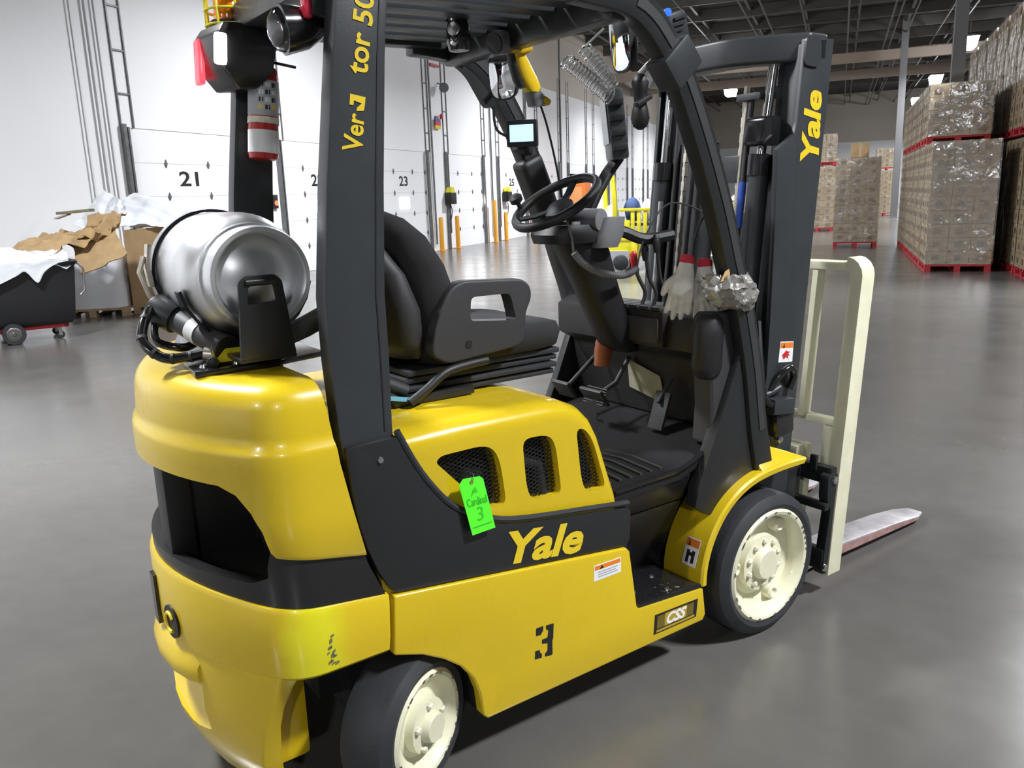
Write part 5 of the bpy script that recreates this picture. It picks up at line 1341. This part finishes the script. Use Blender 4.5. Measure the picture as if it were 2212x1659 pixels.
# ================================================================ background
CARD = mat('kraft_cardboard', (0.46, 0.31, 0.155), 0.75, var=0.12, vscale=6)
CARD2 = mat('carton_board', (0.54, 0.42, 0.265), 0.65, var=0.10, vscale=2.5)
PRN = mat('carton_print', (0.34, 0.26, 0.18), 0.7)
PWR = mat('white_poly_film', (0.80, 0.82, 0.86), 0.35, bump=0.35, bscale=9, spec=0.6)
PRED = mat('red_pallet_paint', (0.50, 0.03, 0.04), 0.55, var=0.2, vscale=5)
WOOD = mat('pallet_wood', (0.42, 0.30, 0.18), 0.8, var=0.2, vscale=10)
WRAP = bpy.data.materials.new('stretch_wrap')
WRAP.use_nodes = True
nt = WRAP.node_tree
for n_ in list(nt.nodes):
    if n_.type != 'OUTPUT_MATERIAL': nt.nodes.remove(n_)
o_ = [n_ for n_ in nt.nodes][0]
tr_ = nt.nodes.new('ShaderNodeBsdfTransparent'); gl_ = nt.nodes.new('ShaderNodeBsdfGlossy'); ms_ = nt.nodes.new('ShaderNodeMixShader')
gl_.inputs['Roughness'].default_value = 0.2
tx_ = nt.nodes.new('ShaderNodeTexCoord'); nz_ = nt.nodes.new('ShaderNodeTexNoise'); nz_.inputs['Scale'].default_value = 1.8; nz_.inputs['Detail'].default_value = 4
bp_ = nt.nodes.new('ShaderNodeBump'); bp_.inputs['Strength'].default_value = 0.6; bp_.inputs['Distance'].default_value = 0.15
nt.links.new(tx_.outputs['Object'], nz_.inputs['Vector']); nt.links.new(nz_.outputs['Fac'], bp_.inputs['Height'])
nt.links.new(bp_.outputs['Normal'], gl_.inputs['Normal'])
ms_.inputs[0].default_value = 0.3
nt.links.new(tr_.outputs[0], ms_.inputs[1]); nt.links.new(gl_.outputs[0], ms_.inputs[2]); nt.links.new(ms_.outputs[0], o_.inputs[0])

# ---- pallets and wrapped loads: built once, then copied
PW, PD, PH = 1.05, 1.2, 0.13
def make_pallet(m, name='pallet'):
    root = empty(name)
    for x in (0.0, PW/2-0.05, PW-0.10):
        for y in (0.0, PD/2-0.06, PD-0.12):
            put('block', box(x, x+0.10, y, y+0.12, 0.018, 0.095), m, root, smooth=0)
    for x in (0.0, PW/2-0.05, PW-0.10):
        put('bottom_board', box(x, x+0.10, 0, PD, 0, 0.018), m, root, smooth=0)
    for k in range(6):
        y = k*(PD-0.12)/5
        put('deck_board', box(0, PW, y, y+0.12, 0.095+0.018*0, 0.13), m, root, smooth=0)
    return root
def make_load(nz, cw_, cd_, ch_, nx, ny, name, split=True, wrap=True):
    """cartons stacked nx*ny*nz; the outward ones are built, a core fills the middle"""
    root = empty(name)
    H = nz*ch_
    v, f = box(0.004, cw_-0.004, 0.004, cd_-0.004, 0.003, ch_-0.003)
    me = None
    jn, jp = [], []
    for k in range(nz):
        for i in range(nx):
            for j in range(ny):
                if not (j == 0 or i == 0 or k == nz-1): continue
                dx, dy = rnd.uniform(-0.006, 0.006), rnd.uniform(-0.006, 0.006)
                if split:
                    if me is None:
                        o = put('carton', (v, f), CARD2, root, smooth=0); me = o.data
                    else:
                        o = bpy.data.objects.new('carton', me); COL.objects.link(o); o.parent = root
                    o.location = (i*cw_+dx, j*cd_+dy, k*ch_)
                else:
                    jn.append(xf((v, f), (i*cw_+dx, j*cd_+dy, k*ch_)))
                # printed marks on the outward faces
                if j == 0:
                    q = box(i*cw_+cw_*0.30, i*cw_+cw_*0.62, -0.010, -0.006, k*ch_+ch_*0.3, k*ch_+ch_*0.7)
                    jp.append(q)
                if i == 0:
                    jp.append(box(-0.010, -0.006, j*cd_+cd_*0.3, j*cd_+cd_*0.6, k*ch_+ch_*0.3, k*ch_+ch_*0.7))
    if jn: tag(put('cartons', join(*jn), CARD2, root, smooth=0), kind='stuff')
    tag(put('carton_prints', join(*jp), PRN, root, smooth=0), kind='stuff')
    put('core', box(0.03, nx*cw_-0.01, 0.03, ny*cd_-0.01, 0.0, H-0.02), CARD2, root, smooth=0)
    if wrap:
        e = 0.018
        g = loft([[(-e, -e, 0), (nx*cw_+e, -e, 0), (nx*cw_+e, ny*cd_+e, 0), (-e, ny*cd_+e, 0)], [(-e, -e, H+0.01), (nx*cw_+e, -e, H+0.01), (nx*cw_+e, ny*cd_+e, H+0.01), (-e, ny*cd_+e, H+0.01)]], cap=False)
        put('stretch_wrap', g, WRAP, root, smooth=0)
    return root

P0 = make_pallet(PRED)
usedP = [False]
def pallet(x, y, z, lab):
    o = P0 if not usedP[0] else copy_tree(P0)
    usedP[0] = True
    o.location = (x, y, z)
    tag(o, lab, 'pallet', 'red pallets under the wrapped loads')
tall = make_load(9, 0.35, 0.4, 0.235, 3, 3, 'carton_load')
tallS = make_load(9, 0.35, 0.4, 0.235, 3, 3, 'carton_load', split=False)
shortS = make_load(4, 0.35, 0.4, 0.235, 3, 3, 'carton_load', split=False)
used = {}
def load(proto, x, y, z, lab):
    k = proto.name
    o = proto if k not in used else copy_tree(proto)
    used[k] = 1
    o.location = (x, y, z)
    tag(o, lab, 'carton load', 'shrink-wrapped carton loads')
XA = 2.08
ords = ['nearest', 'second', 'third', 'fourth', 'fifth', 'sixth']
for k in range(6):
    y = 13.46+1.3*k
    pallet(XA, y, 0, 'red floor pallet, %s in the row nearest the aisle on the right' % ords[k])
    load(tall if k == 0 else tallS, XA, y, PH, 'wrapped brown cartons on the floor, %s in the aisle row on the right' % ords[k])
    if k >= 1:
        z = PH+9*0.235+0.02
        pallet(XA, y, z, 'red raised pallet, %s in the aisle row on the right' % ords[k])
        load(shortS, XA, y, z+PH, 'low wrapped carton load raised on a second pallet, %s in the aisle row' % ords[k])
XB = 3.42
for k in range(7):
    y = 11.9+1.3*k
    pallet(XB, y, 0, 'red floor pallet, %s in the far-right double-height row' % (ords+['seventh'])[k])
    load(tallS, XB, y, PH, 'wrapped brown cartons on the floor, %s in the far-right row' % (ords+['seventh'])[k])
    z = PH+9*0.235+0.06
    pallet(XB, y, z, 'red raised pallet, %s in the far-right double-height row' % (ords+['seventh'])[k])
    load(tallS, XB, y, z+PH, 'tall wrapped carton load stacked high, %s in the far-right row' % (ords+['seventh'])[k])
# single stack at the aisle end, with one carton on top
pallet(0.50, 20.3, 0, 'red floor pallet standing alone at the left of the aisle')
load(tall, 0.50, 20.3, PH, 'speckled brown carton stack standing alone at the left of the aisle')
t = thing('loose_carton', (1.03, 20.7, PH+9*0.235+0.012), 'single brown carton lying on top of the lone carton stack', 'carton')
put('box_body', box(0.82, 1.25, 20.42, 20.9, PH+9*0.235+0.012, PH+9*0.235+0.36), CARD, t, bevel=0.006)
put('box_tape', box(1.01, 1.06, 20.415, 20.42, PH+9*0.235+0.012, PH+9*0.235+0.36), CARD2, t, smooth=0)
for i, (x, y, lab) in enumerate(((-0.62, 28.8, 'behind the lone stack, beside the mast'), (-0.62, 31.0, 'farther behind the lone stack, beside the mast'), (2.25, 44.0, 'at the far end of the aisle'), (-3.4, 33.0, 'seen between the mast rails'))):
    pallet(x, y, 0, 'red floor pallet far off, %s' % lab)
    load(tallS, x, y, PH, 'far wrapped carton stack, %s' % lab)
    if i != 3:
        pallet(x, y, PH+9*0.235+0.02, 'red raised pallet far off, %s' % lab)
        load(shortS, x, y, 2*PH+9*0.235+0.02, 'low load on top of the far stack, %s' % lab)

# ---- rubbish cart at the left ------------------------------------------------------------------------
CA = math.atan2(0.83, 0.56)
CC = Vector((-9.09, 4.23, 0))
ct = tag(empty('tilt_cart', CC, CA, (0, 0, 0)), 'black plastic tilt cart with red underframe, heaped with film at the left', 'cart')
ring_ = lambda z, x0, x1, hw: [(x0, -hw, z), (x1, -hw, z), (x1, hw, z), (x0, hw, z)]
put('tub', loft([ring_(0.20, -0.55, 0.66, 0.34), ring_(0.26, -0.72, 0.70, 0.38), ring_(0.62, -0.86, 0.74, 0.40), ring_(0.93, -0.92, 0.77, 0.42), ring_(0.96, -0.95, 0.80, 0.45), ring_(0.98, -0.95, 0.80, 0.45), ring_(0.975, -0.90, 0.75, 0.41), ring_(0.5, -0.8, 0.70, 0.37)]), mat('black_polyethylene', (0.012, 0.0125, 0.014), 0.5, bump=0.1, bscale=40), ct, bevel=0.02)
put('underframe', join(box(-0.5, 0.62, -0.30, -0.24, 0.15, 0.21), box(-0.5, 0.62, 0.24, 0.30, 0.15, 0.21), box(-0.5, -0.44, -0.30, 0.30, 0.15, 0.21), box(0.56, 0.62, -0.30, 0.30, 0.15, 0.21)), PRED, ct, bevel=0.006)
for s in (-1, 1):
    w_ = put('cart_wheel', lathe([(0.06, -0.03), (0.125, -0.03), (0.13, -0.02), (0.13, 0.02), (0.125, 0.03), (0.06, 0.03)], (0, s*0.40, 0.13), (0, 1, 0), 28), RUB, ct)
    put('wheel_disc', lathe([(0.085, -0.033), (0.08, -0.036), (0.03, -0.03), (0.02, -0.045), (0, -0.045)], (0, s*0.40, 0.13), (0, -s if s > 0 else 1, 0), 24), STL, w_)
    put('wheel_disc', lathe([(0.085, 0.033), (0.08, 0.036), (0.03, 0.03), (0.02, 0.045), (0, 0.045)], (0, s*0.40, 0.13), (0, 1 if s > 0 else -1, 0), 24), STL, w_)
    for x in (0.52, -0.5):
        c_ = put('caster', lathe([(0.0, -0.018), (0.045, -0.018), (0.05, -0.01), (0.05, 0.01), (0.045, 0.018), (0, 0.018)], (x, s*0.22, 0.05), (0, 1, 0), 18), RUB, ct)
        put('caster_fork', join(box(x-0.02, x+0.02, s*0.22-0.03, s*0.22-0.022, 0.04, 0.15), box(x-0.02, x+0.02, s*0.22+0.022, s*0.22+0.03, 0.04, 0.15)), STL, c_, smooth=0)
put('push_handle', tube([(0.79, -0.42, 0.55), (0.84, -0.42, 0.60), (0.86, -0.42, 0.88), (0.80, -0.42, 0.95)], 0.015, 8), STL, ct)

def crumple(corners, nx, ny, amp, seed, th=0.006, sag=0.0, fr=1.0):
    """a crumpled sheet spanned by four corners (world coordinates), thick enough to be real"""
    from mathutils import noise
    A, B, C_, D = [Vector(c) for c in corners]
    N = (B-A).cross(D-A).normalized()
    V = []
    for j in range(ny+1):
        for i in range(nx+1):
            u, v = i/nx, j/ny
            p = (A*(1-u)+B*u)*(1-v)+(D*(1-u)+C_*u)*v
            d = noise.turbulence(Vector((u*3*fr+seed, v*3*fr, seed*0.7)), 4, False)-0.4
            p = p+N*amp*d*2
            p.z -= sag*((2*u-1)**2)
            V.append(p)
    n = len(V)
    verts = [tuple(p) for p in V]+[tuple(p-N*th) for p in V]
    F = []
    W_ = nx+1
    for j in range(ny):
        for i in range(nx):
            a = j*W_+i
            F.append((a, a+1, a+W_+1, a+W_)); F.append((n+a, n+a+W_, n+a+W_+1, n+a+1))
    for i in range(nx):
        F.append((i, n+i, n+i+1, i+1)); a = ny*W_+i; F.append((a, a+1, n+a+1, n+a))
    for j in range(ny):
        a = j*W_; F.append((a, a+W_, n+a+W_, n+a)); a = j*W_+nx; F.append((a, n+a, n+a+W_, a+W_))
    return verts, F
def sheet(name, corners, amp, seed, m, lab, cat, nx=22, ny=16, sag=0.0, fr=1.0, th=0.006):
    o = put(name, crumple(corners, nx, ny, amp, seed, th, sag, fr), m, smooth=50)
    return tag(o, lab, cat)
# film and board heaped on the cart
def cart_pt(x, y, z):
    return (CC.x+x*math.cos(CA)-y*math.sin(CA), CC.y+x*math.sin(CA)+y*math.cos(CA), z)
sheet('plastic_film', [cart_pt(-0.95, -0.49, 1.0), cart_pt(0.72, -0.47, 1.0), cart_pt(0.75, 0.40, 1.16), cart_pt(-0.95, 0.40, 1.18)], 0.07, 1.3, PWR, 'white plastic film heaped across the top of the black cart', 'plastic film', 34, 22, 0.0, 1.2)
from mathutils import noise as _noise
flap = [(-0.95, 0.42), (-0.7, 0.50), (-0.4, 0.62), (-0.1, 0.74), (0.12, 0.84), (0.22, 0.88), (0.33, 0.74), (0.42, 0.86), (0.55, 0.95), (0.70, 0.985)]
fp = smooth_path([(x, z, 0) for x, z in flap], 4)
rows = []
for k in range(9):
    t_ = k/8
    rows.append([cart_pt(x, -0.475-0.02*abs(_noise.noise(Vector((x*5, t_*3, 2))))-0.012, 1.015*(1-t_)+z*t_) for x, z, _ in fp])
vv, ff = loft(rows, cap=False, close=False)
nn = Vector((math.sin(CA), -math.cos(CA), 0))*0.006
nv = len(vv)
g2 = (vv+[tuple(Vector(p)+nn) for p in vv], ff+[tuple(reversed([i+nv for i in q])) for q in ff])
tag(put('plastic_film', g2, PWR, smooth=50), 'white film flap with a pointed tongue hanging down the side of the black cart', 'plastic film')
sheet('cardboard_sheet', [(-10.3, 4.9, 1.02), (-8.95, 4.85, 1.12), (-8.65, 5.35, 1.40), (-10.0, 5.6, 1.36)], 0.07, 2.2, CARD, 'buckled brown cardboard lying across the top of the black cart', 'cardboard', 26, 14)
sheet('cardboard_sheet', [(-8.70, 5.05, 0.76), (-8.08, 5.25, 1.02), (-8.62, 5.6, 1.36), (-9.1, 5.3, 1.16)], 0.02, 6.3, CARD, 'flat brown cardboard piece tilted over the end of the black cart', 'cardboard', 10, 8, th=0.014)
sheet('cardboard_sheet', [(-9.35, 5.25, 1.22), (-8.6, 5.35, 1.25), (-8.45, 5.7, 1.58), (-9.05, 5.8, 1.55)], 0.08, 8.6, CARD, 'crushed brown cardboard at the top of the heap behind the cart', 'cardboard', 20, 14)
pl = thing('wood_strip', (-8.9, 5.4, 1.5), 'dark green-grey strip sticking out of the heap above the cart', 'board')
put('plank', cbox((-8.98, 5.35, 1.575), (0.55, 0.10, 0.035), (0, -0.05, 0.1)), mat('greenish_board', (0.17, 0.16, 0.09), 0.8, var=0.2, vscale=10), pl, bevel=0.004)
put('torn_end', cbox((-9.2, 5.33, 1.52), (0.22, 0.09, 0.02), (0, -0.25, 0.1)), mat('grey_pulp', (0.4, 0.4, 0.4), 0.9), pl, bevel=0.004)
# big box on a wooden pallet, and the film heaped on it
BR = math.radians(28)
wp = make_pallet(WOOD, 'wooden_pallet'); wp.location = (-9.50, 6.62, 0); wp.rotation_euler = (0, 0, BR)
tag(wp, 'plain wooden pallet under the big brown box behind the cart', 'pallet')
bx_ = tag(empty('cardboard_box', (-9.50, 6.62, PH), BR, (0, 0, 0)), 'big open brown cardboard box behind the tank and cart', 'box')
put('box_side', box(0, 0.012, 0, 1.1, 0, 1.15), CARD, bx_, smooth=0)
put('box_side', box(1.0, 1.012, 0, 1.1, 0, 1.15), CARD, bx_, smooth=0)
put('box_side', box(0.012, 1.0, 0, 0.012, 0, 1.15), CARD, bx_, smooth=0)
put('box_side', box(0.012, 1.0, 1.088, 1.1, 0, 1.15), CARD, bx_, smooth=0)
put('box_bottom', box(0.012, 1.0, 0.012, 1.088, 0.0, 0.012), CARD, bx_, smooth=0)
sheet('plastic_film', [(-10.05, 6.5, 1.42), (-8.75, 6.75, 1.30), (-8.85, 7.7, 1.42), (-10.0, 7.4, 1.92)], 0.07, 9.4, PWR, 'white plastic film heaped high on the big brown box', 'plastic film', 30, 22, 0.0, 0.7)
sheet('plastic_film', [(-9.85, 6.35, 1.02), (-9.62, 6.25, 0.72), (-9.50, 6.42, 1.25), (-9.82, 6.55, 1.42)], 0.05, 12.2, PWR, 'strip of white film hanging over the edge of the big brown box', 'plastic film', 10, 16)
sheet('plastic_film', [(-10.15, 6.3, 1.40), (-9.45, 6.4, 1.28), (-9.75, 6.9, 1.75), (-10.2, 7.0, 1.95)], 0.05, 15.2, PWR, 'white film peak rising left of the big brown box', 'plastic film', 16, 16)
# white wrapped bundle on a pallet between the two
wp2 = copy_tree(wp); wp2.location = (-10.35, 5.95, 0); wp2.rotation_euler = (0, 0, BR)
tag(wp2, 'plain wooden pallet under the white wrapped bundle beside the black cart', 'pallet')
wb = tag(empty('wrapped_bundle', (-10.32, 5.98, PH), BR, (0, 0, 0)), 'white film-wrapped bundle standing between the cart and the brown box', 'bundle')
gq = []
for z, k in ((0.0, 1.0), (0.15, 0.99), (0.3, 1.01), (0.45, 0.985), (0.6, 1.0), (0.72, 0.97), (0.76, 0.93)):
    gq.append([(0.48+0.48*k*math.copysign(abs(math.cos(a))**0.35, math.cos(a))+rnd.uniform(-0.012, 0.012), 0.52+0.52*k*math.copysign(abs(math.sin(a))**0.35, math.sin(a))+rnd.uniform(-0.012, 0.012), z) for a in [2*PI*i/36 for i in range(36)]])
put('wrapped_body', loft(gq), PWR, wb, smooth=40)
put('red_label', box(0.1, 0.45, -0.012, -0.004, 0.70, 0.755), PRED, wb, smooth=0)

# ---- second, smaller yellow truck beyond the cab -----------------------------------------------------------
RX = -3.45
rt = thing('pallet_stacker', (RX, 14.2, 0), 'small bright yellow lift truck far off beyond the steering wheel', 'lift truck')
put('truck_body', prism(rpoly([(-4.0, 0.22), (-3.30, 0.22), (-3.28, 0.52), (-3.42, 0.66), (-3.95, 0.70), (-4.02, 0.5)], 0.06), 'y', 13.9, 14.7), YEL2, rt, bevel=0.02)
put('wheel_cover', prism(rpoly([(-3.95, 0.05), (-3.40, 0.05), (-3.42, 0.40), (-3.93, 0.40)], 0.05), 'y', 13.86, 13.9), GREYP, rt)
put('drive_wheel', lathe([(0.0, -0.05), (0.13, -0.05), (0.16, -0.03), (0.16, 0.03), (0.13, 0.05), (0, 0.05)], (-3.58, 13.85, 0.16), (0, 1, 0), 20), RUB, rt)
put('drive_wheel', lathe([(0.0, -0.05), (0.13, -0.05), (0.16, -0.03), (0.16, 0.03), (0.13, 0.05), (0, 0.05)], (-3.58, 14.75, 0.16), (0, 1, 0), 20), RUB, rt)
put('support_leg', box(-3.36, -3.24, 13.88, 14.0, 0.06, 0.62), YEL2, rt, bevel=0.01)
put('mast_post', strip([(-3.72, 14.0, 0.66), (-3.74, 14.0, 1.5), (-3.78, 14.0, 1.92)], 0.10, 0.09), YEL2, rt, bevel=0.01)
put('mast_post', strip([(-4.05, 14.6, 0.66), (-4.09, 14.6, 1.5), (-4.12, 14.6, 1.92)], 0.10, 0.09), YEL2, rt, bevel=0.01)
put('guard_panel', box(-3.62, -3.40, 13.9, 13.94, 0.72, 1.02), YEL2, rt, bevel=0.006)
for k in range(4):
    put('guard_bar', box(-3.38+0.13*k, -3.30+0.13*k, 13.9, 13.94, 0.60, 1.22), YEL2, rt, bevel=0.006)
put('guard_rail', box(-3.62, -2.88, 13.89, 13.93, 1.20, 1.26), YEL2, rt, bevel=0.006)
put('guard_rail', box(-3.62, -2.88, 13.89, 13.93, 0.60, 0.66), YEL2, rt, bevel=0.006)
put('platform', box(-3.62, -2.9, 13.94, 14.75, 0.90, 0.96), BLK2, rt, bevel=0.006)
def bag(c, r, m, lab, seed):
    t = thing('parcel', (c[0], c[1], c[2]-r[2]), lab, 'parcel')
    rr = random.Random(seed)
    rings = []
    for j in range(8):
        a = -PI/2+PI*(j+0.25)/7.5
        rings.append([(c[0]+r[0]*math.cos(a)*math.copysign(abs(math.cos(b_))**0.6, math.cos(b_))*rr.uniform(0.88, 1.08), c[1]+r[1]*math.cos(a)*math.copysign(abs(math.sin(b_))**0.6, math.sin(b_))*rr.uniform(0.88, 1.08), c[2]+r[2]*math.sin(a)) for b_ in [2*PI*i/14 for i in range(14)]])
    put('parcel_wrap', loft(rings), m, t, smooth=50)
    put('parcel_tie', tube([(c[0]+r[0]*0.98*math.cos(2*PI*i/14), c[1]+r[1]*0.98*math.sin(2*PI*i/14), c[2]) for i in range(14)], 0.012, 6, closed=True), PLAD, t)
bag((-3.90, 14.35, 1.02), (0.17, 0.17, 0.32), PWR, 'white bundle left of the yellow mast of the far lift truck', 1)
bag((-3.42, 14.25, 1.22), (0.17, 0.18, 0.26), mat('navy_cloth', (0.05, 0.08, 0.20), 0.8), 'navy bundle behind the yellow guard of the far lift truck', 2)
bag((-3.12, 14.3, 1.20), (0.11, 0.16, 0.24), PWR, 'white bundle right of the navy one on the far lift truck', 3)
bag((-2.94, 14.35, 1.14), (0.065, 0.16, 0.18), mat('orange_cloth', (0.5, 0.16, 0.06), 0.8), 'orange-brown bundle at the end of the far lift truck', 4)
# orange cabinet by the far dock doors and a few things seen through the mast
oc = thing('orange_cabinet', (-9.8, 31.3, 0), 'orange upright machine by the open dock door behind the steering wheel', 'machine')
put('cabinet_body', box(-10.1, -9.3, 31.0, 31.9, 0.1, 2.15), mat('orange_enamel', (0.75, 0.20, 0.03), 0.45), oc, bevel=0.03)
put('cabinet_foot', box(-10.05, -9.35, 31.05, 31.85, 0, 0.1), BLK2, oc, smooth=0)
put('cabinet_door', box(-9.98, -9.45, 30.985, 31.0, 0.5, 1.9), mat('pale_orange', (0.80, 0.34, 0.12), 0.4), oc, bevel=0.01)
ft = thing('tugger', (-2.0, 20.4, 0), 'far yellow tow tractor with red and white lamps glimpsed through the mast', 'tow tractor')
put('tractor_body', prism(rpoly([(-2.4, 0.15), (-1.6, 0.15), (-1.6, 0.75), (-1.9, 0.95), (-2.4, 0.8)], 0.08), 'y', 20.2, 21.2), BLK2, ft, bevel=0.02)
put('tractor_hood', prism(rpoly([(-2.35, 0.85), (-1.85, 0.95), (-1.9, 1.25), (-2.3, 1.2)], 0.06), 'y', 20.2, 20.9), YEL2, ft, bevel=0.02)
put('white_lamp', cyl((-2.02, 20.19, 1.34), (-2.02, 20.3, 1.34), 0.07, 14), WHTL, ft)
put('red_lamp', cyl((-2.14, 20.19, 1.36), (-2.14, 20.3, 1.36), 0.035, 12), REDL, ft)
put('red_lamp', cyl((-1.86, 20.19, 1.36), (-1.86, 20.3, 1.36), 0.035, 12), REDL, ft)
put('lamp_bar', box(-2.2, -1.8, 20.28, 20.36, 1.2, 1.44), BLK2, ft, bevel=0.01)
for x in (-2.25, -1.75):
    put('tractor_wheel', lathe([(0.0, -0.05), (0.15, -0.05), (0.18, 0), (0.15, 0.05), (0, 0.05)], (x, 20.2, 0.18), (0, 1, 0), 18), RUB, ft)
    put('tractor_wheel', lathe([(0.0, -0.05), (0.15, -0.05), (0.18, 0), (0.15, 0.05), (0, 0.05)], (x, 21.2, 0.18), (0, 1, 0), 18), RUB, ft)
